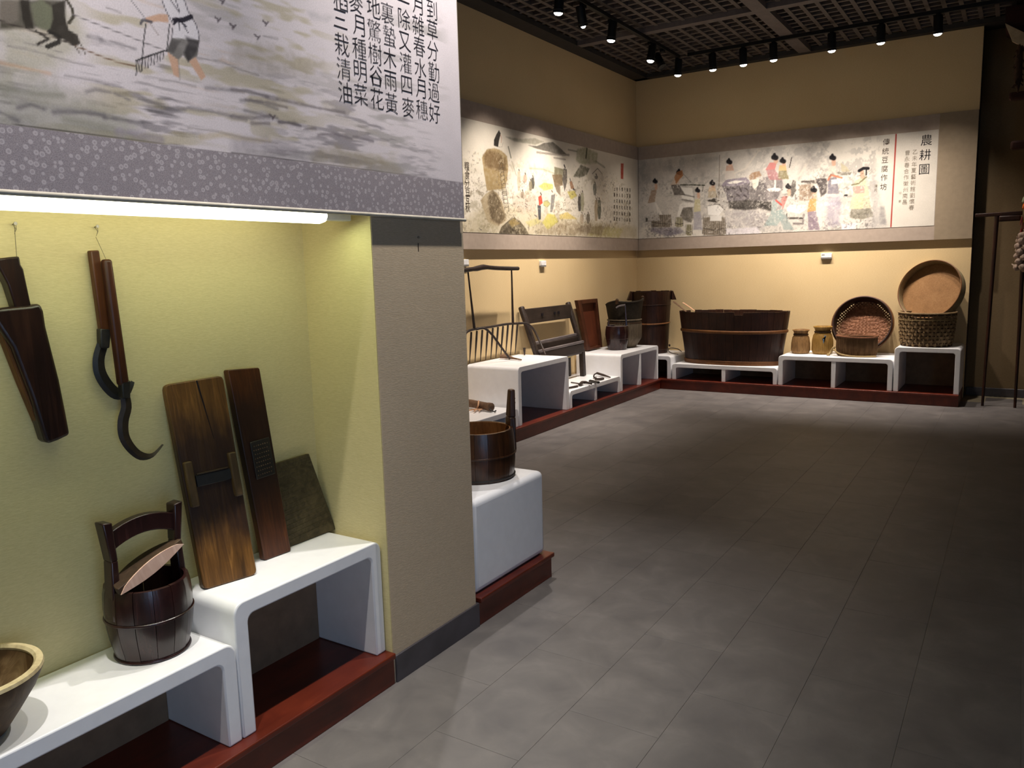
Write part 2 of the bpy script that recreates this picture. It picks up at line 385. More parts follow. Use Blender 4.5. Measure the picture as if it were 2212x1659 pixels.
# ------------------------------------------------------------ tracks and spotlights
def track(name, x0, x1, y0, y1, label):
    o = MB().box(x0, x1, y0, y1, CEIL-.038, CEIL-.001).build(name, 'lamp_black', bevel=.003)
    return tag(o, label, 'track')
track('light_track', -3.33, -3.29, 3.0, 8.72, 'long black ceiling track parallel to the left wall above the farm tools')
track('light_track', -3.2, .2, 8.69, 8.73, 'black ceiling track parallel to the back wall above the tubs and baskets')
track('light_track', -1.40, -1.36, -1.0, 3.6, 'black ceiling track in front of the near hanging scroll')
def spot_lamp(x, y, aim, power, size, blend, label, lit=True, col=WARM, tilt=None, zoff=0, lens=1.0):
    z = 3.545+zoff; top = CEIL-.038
    t = thing('spotlight', label, 'spotlight', (x, y, top), group='black spotlights on the ceiling tracks')
    MB().box(-.018, .018, -.035, .035, -.03, 0).build('adapter', 'lamp_black', t, bevel=.003)
    MB().tube([(0, 0, -.02), (0, 0, z+.165-top)], .008, 8).build('stem', 'lamp_black', t)
    d = Vector((aim[0]-x, aim[1]-y, aim[2]-z)).normalized()
    ax = Vector((0, 0, -1)); ang = math.radians(9) if tilt is None else math.radians(tilt)
    hd = Vector((d.x, d.y, 0)); hd = hd.normalized() if hd.length > 1e-3 else Vector((0, 1, 0))
    dirn = (ax*math.cos(ang) + hd*math.sin(ang)).normalized()
    q = ax.rotation_difference(dirn)
    h = MB().lathe([(.0, .165), (.034, .165), (.040, .155), (.040, .03), (.044, .02), (.044, 0), (.038, 0), (.036, .012), (0, .014)], 24).build('housing', 'lamp_black', t, smooth=True)
    h.location = (0, 0, z-top); h.rotation_mode = 'QUATERNION'; h.rotation_quaternion = q
    MB().lathe([(.045, .030), (.048, .028), (.048, .022), (.045, .02)], 24).build('cooling_ring', 'lamp_black', h)
    if lit:
        r = .037*lens
        MB().lathe([(r, .004), (r*.9, -.006), (r*.6, -.015), (0, -.019)], 20).build('lens', 'lens_glow', h, smooth=True)
        l = bpy.data.lights.new('spot_light', 'SPOT'); l.energy = power; l.spot_size = math.radians(size); l.spot_blend = blend; l.color = col; l.shadow_soft_size = .03
        o = bpy.data.objects.new('spot_light', l); C.objects.link(o); o.parent = t
        o.location = Vector((0, 0, z-top)) + dirn*.028; o.rotation_mode = 'QUATERNION'; o.rotation_quaternion = Vector((0, 0, -1)).rotation_difference(d)
    else:
        MB().lathe([(.036, .004), (.03, .006), (0, .008)], 20).build('lens', 'lamp_black', h)
    return t
W1 = 205
lb = 'lit spotlight, left wall track, '
spot_lamp(-3.31, 4.6, (-4.1, 5.0, .9), W1, 85, .9, lb+'hidden nearest end behind the near scroll')
spot_lamp(-3.31, 6.006, (-4.15, 6.35, 1.0), W1, 72, .9, lb+'nearest to the camera at top of the frame')
spot_lamp(-3.31, 6.448, (-3.3, 6.9, 0), W1*.25, 50, .8, lb+'small glowing face, second from the near end', lens=.6, tilt=20)
spot_lamp(-3.31, 7.002, (-4.15, 7.15, 1.35), W1*1.5, 66, .9, lb+'third from the near end beside the cross beam')
spot_lamp(-3.31, 7.929, (-3.9, 7.7, .3), W1*.55, 75, .9, lb+'fourth from the near end, just before the unlit one')
spot_lamp(-3.31, 8.25, (-2.6, 8.0, .0), 0, 60, .5, 'unlit black spotlight tilted away between the lit ones near the far corner', lit=False, tilt=30)
spot_lamp(-3.31, 8.70, (-3.9, 9.3, .9), W1*.22, 70, .9, 'lit spotlight at the far corner where both tracks meet')
lb = 'lit spotlight, back wall track, '
for i, (x, pw, nm) in enumerate(((-2.919, .35, 'first to the right of the corner'), (-2.591, .6, 'second to the right of the corner'), (-2.28, 1.0, 'third, just left of the wide ceiling beam'),
                (-1.713, 1.05, 'first to the right of the wide ceiling beam'), (-1.267, .85, 'second to the right of the wide beam'), (-.782, .5, 'rightmost, by the wall end'))):
    spot_lamp(x, 8.71, (x+(.0), 9.42, .85), W1*pw, 78, 1.0, lb+nm)
# near track
N1 = 195
lb = 'black spotlight above the near niche, '
spot_lamp(-1.38, .75, (-1.98, .85, .4), N1*1.05, 60, .9, lb+'first', col=NEUT)
spot_lamp(-1.38, 2.62, (-1.98, 2.0, .6), N1*.95, 62, .9, lb+'third, opposite the pillar', col=NEUT)
spot_lamp(-1.38, 1.7, (-1.84, 1.7, 2.1), N1*.42, 110, 1.0, lb+'second, facing the scroll', col=NEUT)
# lamp over the white box throws the bucket's shadow on to the floor
track('light_track', -2.62, -2.58, 3.2, 4.6, 'short black ceiling track beyond the partition over the white box')
spot_lamp(-2.60, 3.95, (-2.0, 2.95, .3), N1*.8, 52, .9, 'black spotlight beyond the partition aimed at the box with the bucket', col=NEUT)

# ------------------------------------------------------------ niche tube lamp
t = thing('tube_lamp', 'glowing fluorescent tube batten under the header of the near niche', 'lamp', (-1.945, .6, 1.684))
MB().box(-.03, .03, -1.4, 1.345, .03, .08).build('batten', 'label_white', t, bevel=.004)
MB().lathe([(.0, -1.385), (.020, -1.385), (.026, -1.37), (.026, 1.29), (.020, 1.31), (0, 1.31)], 20).build('tube', 'tube_glow', t, smooth=True, rot=(math.radians(-90), 0, 0), loc=(0, 0, .0))
MB().box(-.020, .020, 1.305, 1.42, -.014, .05).build('end_cap', 'label_white', t, bevel=.004)
area_light('tube_light', (-1.93, .62, 1.665), (0, math.radians(-14), 0), .05, 2.7, 8, GREEN)

# ------------------------------------------------------------ white benches
def round_path(x0, x1, z0, z1, r, seg=6):
    p = [(x0, z0), (x0, z1-r)]
    p += [(x0+r-r*math.cos(PI/2*k/seg), z1-r+r*math.sin(PI/2*k/seg)) for k in range(1, seg+1)]
    p += [(x1-r+r*math.sin(PI/2*k/seg), z1-r+r*math.cos(PI/2*k/seg)) for k in range(0, seg+1)]
    p += [(x1, z0)]
    return p
def bench(label, axis, a0, a1, front, back, z0, z1, th=.048, r=.035, divider=None, closed=False):
    """U-shaped shell; axis 'y': runs along y with its open side at x=front"""
    t = thing('display_bench', label, 'bench', (0, 0, 0), group='white display benches')
    out = round_path(a0, a1, z0, z1, r); inn = round_path(a0+th, a1-th, z0, z1-th, max(r-.008, .01))
    n = len(out); vs = []; fs = []
    for dpt in (front, back):
        for q in out + inn: vs.append((dpt, q[0], q[1]) if axis == 'y' else (q[0], dpt, q[1]))
    N = 2*n
    for i in range(n-1):
        fs += [(i, i+1, n+i+1, n+i), (N+i+1, N+i, N+n+i, N+n+i+1), (i+1, i, N+i, N+i+1), (n+i, n+i+1, N+n+i+1, N+n+i)]
    fs += [(0, n, N+n, N), (n-1, N+n-1, N+2*n-1, 2*n-1)]
    MB().add(vs, fs).build('shell', 'bench_white', t, bevel=.006, seg=3)
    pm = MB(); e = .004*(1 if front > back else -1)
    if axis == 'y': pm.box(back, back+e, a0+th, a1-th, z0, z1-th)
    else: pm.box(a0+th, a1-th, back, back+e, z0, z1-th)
    pm.build('shade_panel', 'shade_brown', t)  # added dark sheet, paints the shade at the back of the opening
    if divider is not None:
        for dv in divider:
            q = (dv-.022, dv+.022); d0, d1 = sorted((front-.002*(1 if front > back else -1), back)); m_ = MB()
            if axis == 'y': m_.box(d0, d1, q[0], q[1], z0, z1-th+.002)
            else: m_.box(q[0], q[1], d0, d1, z0, z1-th+.002)
            m_.build('divider', 'bench_white', t, bevel=.004)
    return t
ZP = .122
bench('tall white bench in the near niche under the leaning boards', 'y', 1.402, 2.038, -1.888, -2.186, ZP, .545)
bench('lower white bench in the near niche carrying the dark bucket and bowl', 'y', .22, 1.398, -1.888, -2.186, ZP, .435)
# closed white box beyond the pillar
t = thing('display_box', 'closed white box with rounded edges beside the pillar carrying the brown bucket', 'box', (0, 0, 0))
MB().box(-2.32, -1.882, 2.600, 3.195, ZP, .533).build('body', 'bench_white', t, bevel=.028, seg=5)
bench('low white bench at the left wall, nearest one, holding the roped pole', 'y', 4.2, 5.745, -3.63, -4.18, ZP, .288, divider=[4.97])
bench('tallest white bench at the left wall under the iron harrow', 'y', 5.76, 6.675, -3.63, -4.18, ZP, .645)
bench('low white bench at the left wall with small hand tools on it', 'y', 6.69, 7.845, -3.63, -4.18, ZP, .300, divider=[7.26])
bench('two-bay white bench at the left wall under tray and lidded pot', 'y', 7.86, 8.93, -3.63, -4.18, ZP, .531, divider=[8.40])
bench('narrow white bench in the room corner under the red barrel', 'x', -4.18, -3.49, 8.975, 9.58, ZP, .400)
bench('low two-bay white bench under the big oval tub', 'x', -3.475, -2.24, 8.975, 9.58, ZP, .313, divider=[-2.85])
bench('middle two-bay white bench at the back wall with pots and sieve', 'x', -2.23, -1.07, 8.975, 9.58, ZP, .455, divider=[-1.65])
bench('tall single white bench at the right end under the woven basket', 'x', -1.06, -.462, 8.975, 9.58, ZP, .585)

# ------------------------------------------------------------ painted scrolls
def vnoise(h, w_, cell, seed):
    rng = np.random.RandomState(seed); gh, gw = int(h/cell)+3, int(w_/cell)+3
    g = rng.rand(gh, gw); yy = np.arange(h)/cell; xx = np.arange(w_)/cell
    y0 = yy.astype(int); x0 = xx.astype(int); fy = (yy-y0)[:, None]; fx = (xx-x0)[None]
    fy = fy*fy*(3-2*fy); fx = fx*fx*(3-2*fx)
    a = g[y0][:, x0]; b2 = g[y0][:, x0+1]; c2 = g[y0+1][:, x0]; d2 = g[y0+1][:, x0+1]
    return a*(1-fy)*(1-fx)+b2*(1-fy)*fx+c2*fy*(1-fx)+d2*fy*fx
def paint(u0, u1, v0, v1, res, base, strokes, seed=1):
    W, H = int(round((u1-u0)/res)), int(round((v1-v0)/res))
    img = np.ones((H+1, W+1, 3))*np.array(base)
    tone = vnoise(H+1, W+1, .25/res, seed)*.6+vnoise(H+1, W+1, .06/res, seed+1)*.4
    img *= (1-.07*(tone-.5))[:, :, None]
    rngs = seed+40
    nz = vnoise(H+1, W+1, .035/res, seed+2)*.55 + vnoise(H+1, W+1, .012/res, seed+3)*.45
    for kind, col, al, wd, so, nn, pts in strokes:
        if kind == 'w':     # dry brush wash: nn = streak length / height ratio, wd = cell, so = threshold
            rngs += 3; hh = wd/res
            def an(c, ratio, sd):
                q = vnoise(H+1, int((W+1)/ratio)+3, c, sd); xi = np.linspace(0, (W+1)/ratio, W+1); x0 = xi.astype(int); fx = xi-x0
                return q[:, x0]*(1-fx)+q[:, x0+1]*fx
            st = an(hh, nn, rngs)*.5+an(hh*.45, nn*.7, rngs+1)*.3+an(hh*.2+.6, nn*.5, rngs+2)*.2
            big = vnoise(H+1, W+1, .22/res, rngs+7)
            k = np.clip((st-so)/.10, 0, 1)*np.clip((big-.25)*2.2, 0, 1)
            if pts:
                (ua, va), (ub, vb) = pts; ft = .10/res
                X = np.arange(W+1)[None]; Y = np.arange(H+1)[:, None]
                k = k*np.clip((X-(ua-u0)/res)/ft, 0, 1)*np.clip(((ub-u0)/res-X)/ft, 0, 1)*np.clip((Y-(va-v0)/res)/ft+1, 0, 1)*np.clip(((vb-v0)/res-Y)/ft, 0, 1)
            k = (k*al)[:, :, None]; img = img*(1-k)+np.array(col, float)/255*k; continue
        P_ = [((p[0]-u0)/res, (p[1]-v0)/res) for p in pts]; wpx = max(wd/res, .9)
        pad = wpx*1.2+2
        xa = int(max(0, min(p[0] for p in P_)-pad)); xb = int(min(W, max(p[0] for p in P_)+pad))+1
        ya = int(max(0, min(p[1] for p in P_)-pad)); yb = int(min(H, max(p[1] for p in P_)+pad))+1
        if xa >= xb or ya >= yb: continue
        X, Y = np.meshgrid(np.arange(xa, xb, dtype=float), np.arange(ya, yb, dtype=float))
        sub = nz[ya:yb, xa:xb]
        j = (sub-.5)*(wpx*.9*nn); 
        segs = list(zip(P_[:-1], P_[1:])) + ([(P_[-1], P_[0])] if kind == 'p' else [])
        D = np.full(X.shape, 1e9)
        for (ax, ay), (bx, by) in segs:
            dx, dy = bx-ax, by-ay; L = dx*dx+dy*dy+1e-9
            t = np.clip(((X-ax)*dx+(Y-ay)*dy)/L, 0, 1); D = np.minimum(D, np.hypot(X-ax-t*dx, Y-ay-t*dy))
        if kind == 's':
            h = wpx/2; k = np.clip((h - (D+j) )/max(h*so, .6)+.5*(1-so), 0, 1)
        else:
            ins = np.zeros(X.shape, bool)
            for (ax, ay), (bx, by) in segs:
                if ay == by: continue
                cr = ((ay > Y) != (by > Y)) & (X < (bx-ax)*(Y-ay)/(by-ay)+ax); ins ^= cr
            sd = np.where(ins, D, -D)+j; k = np.clip(sd/max(wpx, .8)+.5, 0, 1)
        al_ = al*k*(1-nn*.75*np.clip(1.2-sub*1.6, 0, 1))
        c3 = np.array(col, float)/255
        img[ya:yb, xa:xb] = img[ya:yb, xa:xb]*(1-al_[:, :, None])+c3*al_[:, :, None]
    return img, W, H
def painted(name, axis, at, u0, u1, v0, v1, res, base, strokes, parent, seed):
    img, W, H = paint(u0, u1, v0, v1, res, base, strokes, seed)
    us = np.linspace(u0, u1, W+1); vs = np.linspace(v0, v1, H+1); U, V = np.meshgrid(us, vs)
    co = np.zeros(((H+1)*(W+1), 3)); co[:, 2] = V.ravel()
    if axis == 'x': co[:, 0] = at; co[:, 1] = U.ravel()
    else: co[:, 1] = at; co[:, 0] = U.ravel()
    i = np.arange(H)[:, None]*(W+1)+np.arange(W)[None]; i = i.ravel()
    q = np.stack([i, i+1, i+W+2, i+W+1], 1)
    me = bpy.data.meshes.new(name); me.vertices.add(len(co)); me.vertices.foreach_set('co', co.ravel())
    me.loops.add(q.size); me.loops.foreach_set('vertex_index', q.ravel()); me.polygons.add(len(q))
    me.polygons.foreach_set('loop_start', np.arange(0, q.size, 4)); me.polygons.foreach_set('loop_total', np.full(len(q), 4))
    me.update(); me.validate(); me.materials.append(MATS['painted_paper'])
    at_ = me.color_attributes.new('paint', 'FLOAT_COLOR', 'POINT')
    s = img.reshape(-1, 3); s = np.where(s <= .04045, s/12.92, ((s+.055)/1.055)**2.4)
    at_.data.foreach_set('color', np.concatenate([s, np.ones((len(s), 1))], 1).astype(np.float32).ravel())
    o = bpy.data.objects.new(name, me); C.objects.link(o); o.parent = parent; return o
STROKES = {'L': [('w', (150,145,140), 0.55, 0.03, 0.5, 9, [(0.700,1.800),(2.500,2.450)]),
 ('w', (118,112,116), 0.6, 0.016, 0.55, 10, [(0.700,1.800),(2.450,2.120)]),
 ('w', (95,90,92), 0.6, 0.01, 0.6, 12, [(0.700,1.800),(2.400,2.050)]),
 ('w', (170,158,120), 0.5, 0.035, 0.54, 8, [(0.700,1.800),(2.200,2.600)]),
 ('w', (205,160,120), 0.35, 0.014, 0.6, 12, [(0.800,1.950),(1.600,2.300)]),
 ('p', (165,160,130), 0.5, 0.0412, 0.5, 0.5, [(0.917,2.083),(1.068,2.121),(1.101,2.048),(1.036,1.980),(0.897,1.903)]),
 ('p', (150,148,132), 0.55, 0.0362, 0.5, 0.6, [(0.899,1.919),(1.009,1.933),(1.086,1.907),(1.176,1.883),(1.271,1.839),(1.138,1.823),(0.889,1.829)]),
 ('s', (205,150,110), 0.45, 0.013, 0.9, 0.6, [(0.903,1.955),(0.948,1.954),(1.006,1.952)]),
 ('s', (120,120,105), 0.45, 0.0182, 0.9, 0.7, [(0.897,1.901),(0.973,1.903),(1.029,1.909)]),
 ('s', (95,90,95), 0.30250000000000005, 0.0262, 1.0, 0.9, [(0.928,1.867),(0.958,1.879),(0.984,1.873)]),
 ('s', (95,90,95), 0.55, 0.0141, 0.9, 0.8, [(0.928,1.867),(0.958,1.879),(0.984,1.873)]),
 ('s', (95,90,95), 0.30250000000000005, 0.0272, 1.0, 0.9, [(1.005,1.870),(1.054,1.877),(1.101,1.881),(1.122,1.879)]),
 ('s', (95,90,95), 0.55, 0.0151, 0.9, 0.8, [(1.005,1.870),(1.054,1.877),(1.101,1.881),(1.122,1.879)]),
 ('s', (95,90,95), 0.30250000000000005, 0.0292, 1.0, 0.9, [(1.121,1.874),(1.175,1.874),(1.220,1.873)]),
 ('s', (95,90,95), 0.55, 0.015, 0.9, 0.8, [(1.121,1.874),(1.175,1.874),(1.220,1.873)]),
 ('s', (95,90,95), 0.30250000000000005, 0.0262, 1.0, 0.9, [(0.891,1.854),(0.906,1.848),(0.925,1.841)]),
 ('s', (95,90,95), 0.55, 0.014, 0.9, 0.8, [(0.891,1.854),(0.906,1.848),(0.925,1.841)]),
 ('s', (110,105,108), 0.275, 0.0171, 1.0, 0.9, [(1.085,1.926),(1.107,1.934),(1.149,1.934),(1.193,1.924)]),
 ('s', (110,105,108), 0.5, 0.0091, 0.8, 0.8, [(1.085,1.926),(1.107,1.934),(1.149,1.934),(1.193,1.924)]),
 ('s', (110,105,108), 0.275, 0.0191, 1.0, 0.9, [(1.213,1.930),(1.246,1.929),(1.290,1.920),(1.344,1.925)]),
 ('s', (110,105,108), 0.5, 0.0091, 0.8, 0.8, [(1.213,1.930),(1.246,1.929),(1.290,1.920),(1.344,1.925)]),
 ('s', (110,105,108), 0.275, 0.0191, 1.0, 0.9, [(1.352,1.930),(1.429,1.931),(1.489,1.928),(1.535,1.925)]),
 ('s', (110,105,108), 0.5, 0.011, 0.8, 0.8, [(1.352,1.930),(1.429,1.931),(1.489,1.928),(1.535,1.925)]),
 ('s', (110,105,108), 0.275, 0.0201, 1.0, 0.9, [(1.411,1.989),(1.475,1.995),(1.537,2.000),(1.653,1.998)]),
 ('s', (110,105,108), 0.5, 0.01, 0.8, 0.8, [(1.411,1.989),(1.475,1.995),(1.537,2.000),(1.653,1.998)]),
 ('s', (110,105,108), 0.275, 0.0211, 1.0, 0.9, [(1.533,1.950),(1.598,1.947),(1.648,1.945)]),
 ('s', (110,105,108), 0.5, 0.011, 0.8, 0.8, [(1.533,1.950),(1.598,1.947),(1.648,1.945)]),
 ('s', (110,105,108), 0.275, 0.0181, 1.0, 0.9, [(1.131,2.049),(1.161,2.051),(1.218,2.047)]),
 ('s', (110,105,108), 0.5, 0.0091, 0.8, 0.8, [(1.131,2.049),(1.161,2.051),(1.218,2.047)]),
 ('s', (110,105,108), 0.275, 0.0171, 1.0, 0.9, [(1.101,2.051),(1.137,2.053)]),
 ('s', (110,105,108), 0.5, 0.0091, 0.8, 0.8, [(1.101,2.051),(1.137,2.053)]),
 ('s', (110,105,108), 0.275, 0.0211, 1.0, 0.9, [(1.522,1.975),(1.579,1.980),(1.651,1.970)]),
 ('s', (110,105,108), 0.5, 0.011, 0.8, 0.8, [(1.522,1.975),(1.579,1.980),(1.651,1.970)]),
 ('s', (140,130,150), 0.6, 0.0282, 0.9, 0.6, [(1.150,1.848),(1.198,1.845),(1.265,1.841)]),
 ('s', (130,128,112), 0.5, 0.0311, 0.9, 0.6, [(1.029,1.857),(1.080,1.855),(1.141,1.853)]),
 ('s', (190,170,130), 0.6, 0.0191, 0.9, 0.6, [(1.383,1.860),(1.455,1.876),(1.530,1.872),(1.614,1.878)]),
 ('s', (120,112,108), 0.45, 0.0071, 0.8, 0.8, [(1.347,1.879),(1.424,1.882),(1.530,1.875),(1.642,1.874)]),
 ('s', (125,118,118), 0.24750000000000003, 0.0081, 1.0, 0.9, [(0.956,2.005),(0.985,2.007),(1.039,2.002)]),
 ('s', (125,118,118), 0.45, 0.004, 0.7, 0.8, [(0.956,2.005),(0.985,2.007),(1.039,2.002)]),
 ('s', (125,118,118), 0.24750000000000003, 0.0091, 1.0, 0.9, [(0.922,1.993),(0.957,1.994),(1.018,1.993)]),
 ('s', (125,118,118), 0.45, 0.0051, 0.7, 0.8, [(0.922,1.993),(0.957,1.994),(1.018,1.993)]),
 ('s', (125,118,118), 0.24750000000000003, 0.0091, 1.0, 0.9, [(1.004,1.990),(1.065,1.986),(1.112,1.987)]),
 ('s', (125,118,118), 0.45, 0.0051, 0.7, 0.8, [(1.004,1.990),(1.065,1.986),(1.112,1.987)]),
 ('s', (125,118,118), 0.24750000000000003, 0.011, 1.0, 0.9, [(1.276,1.985),(1.322,1.990),(1.380,1.987)]),
 ('s', (125,118,118), 0.45, 0.0051, 0.7, 0.8, [(1.276,1.985),(1.322,1.990),(1.380,1.987)]),
 ('s', (125,118,118), 0.24750000000000003, 0.01, 1.0, 0.9, [(1.154,2.126),(1.188,2.123)]),
 ('s', (125,118,118), 0.45, 0.005, 0.7, 0.8, [(1.154,2.126),(1.188,2.123)]),
 ('s', (125,118,118), 0.24750000000000003, 0.011, 1.0, 0.9, [(1.617,2.163),(1.668,2.167)]),
 ('s', (125,118,118), 0.45, 0.006, 0.7, 0.8, [(1.617,2.163),(1.668,2.167)]),
 ('s', (125,118,118), 0.24750000000000003, 0.0091, 1.0, 0.9, [(0.893,1.872),(0.926,1.875)]),
 ('s', (125,118,118), 0.45, 0.0041, 0.7, 0.8, [(0.893,1.872),(0.926,1.875)]),
 ('s', (125,118,118), 0.24750000000000003, 0.01, 1.0, 0.9, [(1.065,1.876),(1.143,1.879)]),
 ('s', (125,118,118), 0.45, 0.005, 0.7, 0.8, [(1.065,1.876),(1.143,1.879)]),
 ('s', (125,118,118), 0.24750000000000003, 0.01, 1.0, 0.9, [(1.039,1.954),(1.109,1.955),(1.151,1.948)]),
 ('s', (125,118,118), 0.45, 0.004, 0.7, 0.8, [(1.039,1.954),(1.109,1.955),(1.151,1.948)]),
 ('s', (125,118,118), 0.24750000000000003, 0.01, 1.0, 0.9, [(1.387,2.060),(1.465,2.066),(1.521,2.057),(1.590,2.053)]),
 ('s', (125,118,118), 0.45, 0.0061, 0.7, 0.8, [(1.387,2.060),(1.465,2.066),(1.521,2.057),(1.590,2.053)]),
 ('s', (45,40,38), 0.7, 0.002, 0.5, 0.3, [(0.888,1.828),(0.939,1.832),(1.078,1.831),(1.270,1.830),(1.638,1.826)]),
 ('s', (45,40,38), 0.6, 0.003, 0.5, 0.3, [(1.477,1.831),(1.739,1.831),(2.060,1.831),(2.559,1.828)]),
 ('s', (110,102,105), 0.33, 0.0191, 1.0, 0.9, [(1.493,1.999),(1.551,2.005),(1.617,2.000)]),
 ('s', (110,102,105), 0.6, 0.0091, 0.8, 0.8, [(1.493,1.999),(1.551,2.005),(1.617,2.000)]),
 ('s', (110,102,105), 0.33, 0.0191, 1.0, 0.9, [(1.612,1.999),(1.708,1.998),(1.812,1.997),(1.924,2.000)]),
 ('s', (110,102,105), 0.6, 0.01, 0.8, 0.8, [(1.612,1.999),(1.708,1.998),(1.812,1.997),(1.924,2.000)]),
 ('s', (110,102,105), 0.33, 0.0181, 1.0, 0.9, [(1.539,1.980),(1.610,1.983),(1.685,1.980)]),
 ('s', (110,102,105), 0.6, 0.01, 0.8, 0.8, [(1.539,1.980),(1.610,1.983),(1.685,1.980)]),
 ('s', (110,102,105), 0.33, 0.0181, 1.0, 0.9, [(1.486,1.928),(1.555,1.932),(1.617,1.946)]),
 ('s', (110,102,105), 0.6, 0.01, 0.8, 0.8, [(1.486,1.928),(1.555,1.932),(1.617,1.946)]),
 ('s', (110,102,105), 0.33, 0.0191, 1.0, 0.9, [(1.553,1.918),(1.616,1.926)]),
 ('s', (110,102,105), 0.6, 0.01, 0.8, 0.8, [(1.553,1.918),(1.616,1.926)]),
 ('s', (85,78,85), 0.385, 0.0262, 1.0, 0.9, [(1.653,1.935),(1.692,1.938),(1.737,1.935)]),
 ('s', (85,78,85), 0.7, 0.013, 0.8, 0.5, [(1.653,1.935),(1.692,1.938),(1.737,1.935)]),
 ('s', (110,102,108), 0.30250000000000005, 0.02, 1.0, 0.9, [(1.747,1.927),(1.795,1.935)]),
 ('s', (110,102,108), 0.55, 0.01, 0.8, 0.7, [(1.747,1.927),(1.795,1.935)]),
 ('s', (110,102,108), 0.30250000000000005, 0.0201, 1.0, 0.9, [(1.805,1.917),(1.868,1.929),(1.951,1.923)]),
 ('s', (110,102,108), 0.55, 0.01, 0.8, 0.7, [(1.805,1.917),(1.868,1.929),(1.951,1.923)]),
 ('s', (110,102,108), 0.30250000000000005, 0.0221, 1.0, 0.9, [(1.958,1.931),(2.053,1.926)]),
 ('s', (110,102,108), 0.55, 0.012, 0.8, 0.7, [(1.958,1.931),(2.053,1.926)]),
 ('p', (160,148,128), 0.6, 0.0261, 0.5, 0.6, [(1.777,1.867),(1.877,1.895),(1.994,1.880),(2.136,1.866),(2.195,1.837),(1.957,1.831),(1.775,1.837)]),
 ('p', (140,132,138), 0.4, 0.0241, 0.5, 0.7, [(1.481,1.878),(1.687,1.882),(1.751,1.834),(1.576,1.830),(1.477,1.831)]),
 ('p', (150,148,150), 0.35, 0.0161, 0.5, 0.6, [(1.788,2.270),(1.897,2.283),(1.870,2.260),(1.799,2.256)]),
 ('p', (150,140,125), 0.4, 0.0301, 0.5, 0.8, [(1.504,2.120),(1.656,2.140),(1.847,2.133),(1.761,2.083),(1.497,2.051)]),
 ('p', (60,56,46), 0.85, 0.008, 0.5, 0.3, [(0.917,2.083),(1.057,2.118),(1.051,2.064),(1.024,2.044),(0.989,2.045),(0.962,2.037),(0.910,2.024)]),
 ('p', (120,122,100), 0.85, 0.0061, 0.5, 0.4, [(0.978,2.091),(1.004,2.105),(1.027,2.095),(1.019,2.046),(0.997,2.044),(0.984,2.049)]),
 ('p', (130,120,110), 0.8, 0.008, 0.5, 0.4, [(0.917,2.083),(0.955,2.093),(0.951,2.049),(0.932,2.037),(0.912,2.042)]),
 ('p', (45,40,34), 0.9, 0.003, 0.5, 0.2, [(0.958,2.094),(0.978,2.099),(0.978,2.065),(0.982,2.039),(0.963,2.036),(0.959,2.058)]),
 ('p', (55,50,44), 0.95, 0.0032, 0.5, 0.2, [(1.025,2.100),(1.057,2.118),(1.052,2.083),(1.058,2.055),(1.078,2.048),(1.081,2.030),(1.069,2.023),(1.042,2.032),(1.012,2.038),(1.027,2.072)]),
 ('s', (60,55,45), 0.9, 0.0071, 0.3, 0, [(1.061,2.119),(1.071,2.103),(1.073,2.088),(1.060,2.070)]),
 ('s', (45,42,38), 0.9, 0.0102, 0.4, 0, [(1.014,2.041),(1.034,2.036),(1.033,2.024),(1.006,2.008)]),
 ('s', (55,50,46), 0.9, 0.0061, 0.4, 0, [(0.985,2.036),(1.011,2.026),(0.985,2.009)]),
 ('s', (70,62,56), 0.8, 0.002, 0.4, 0, [(1.072,2.047),(1.086,2.023),(1.091,2.010)]),
 ('s', (70,62,56), 0.8, 0.002, 0.4, 0, [(1.069,2.022),(1.079,2.008)]),
 ('s', (60,52,48), 0.9, 0.003, 0.4, 0, [(0.912,2.041),(0.939,2.038),(0.970,2.036),(1.025,2.032),(1.069,2.023)]),
 ('s', (110,80,60), 0.9, 0.002, 0.4, 0, [(1.069,2.023),(1.095,2.019),(1.124,2.013),(1.163,2.008),(1.214,2.006)]),
 ('s', (110,104,106), 0.8, 0.002, 0.4, 0, [(1.071,2.091),(1.125,2.083),(1.195,2.074),(1.243,2.067),(1.297,2.060)]),
 ('s', (120,116,120), 0.8, 0.0022, 0.4, 0, [(1.218,2.159),(1.252,2.124)]),
 ('s', (140,125,120), 0.8, 0.003, 0.4, 0, [(1.259,2.121),(1.285,2.093)]),
 ('p', (225,218,222), 1, 0.003, 0.5, 0, [(1.304,2.181),(1.367,2.197),(1.382,2.161),(1.405,2.129),(1.399,2.103),(1.321,2.092),(1.334,2.128),(1.312,2.144)]),
 ('p', (205,165,140), 0.95, 0.002, 0.5, 0, [(1.253,2.127),(1.292,2.145),(1.315,2.149),(1.316,2.130),(1.283,2.125),(1.255,2.115)]),
 ('s', (90,86,92), 0.9, 0.0071, 0.4, 0, [(1.238,2.109),(1.244,2.119),(1.269,2.121)]),
 ('s', (60,56,64), 0.9, 0.002, 0.4, 0, [(1.302,2.180),(1.312,2.156),(1.330,2.127)]),
 ('s', (60,56,64), 0.9, 0.0032, 0.4, 0, [(1.367,2.197),(1.376,2.171),(1.396,2.145),(1.404,2.120),(1.392,2.070)]),
 ('s', (60,56,64), 0.9, 0.003, 0.4, 0, [(1.326,2.120),(1.322,2.095)]),
 ('s', (60,56,64), 0.9, 0.003, 0.4, 0, [(1.327,2.186),(1.340,2.172),(1.350,2.162)]),
 ('s', (60,56,64), 0.9, 0.002, 0.4, 0, [(1.342,2.190),(1.350,2.165)]),
 ('s', (60,56,64), 0.9, 0.0022, 0.4, 0, [(1.346,2.140),(1.347,2.119)]),
 ('s', (60,56,64), 0.9, 0.002, 0.4, 0, [(1.361,2.130),(1.371,2.118)]),
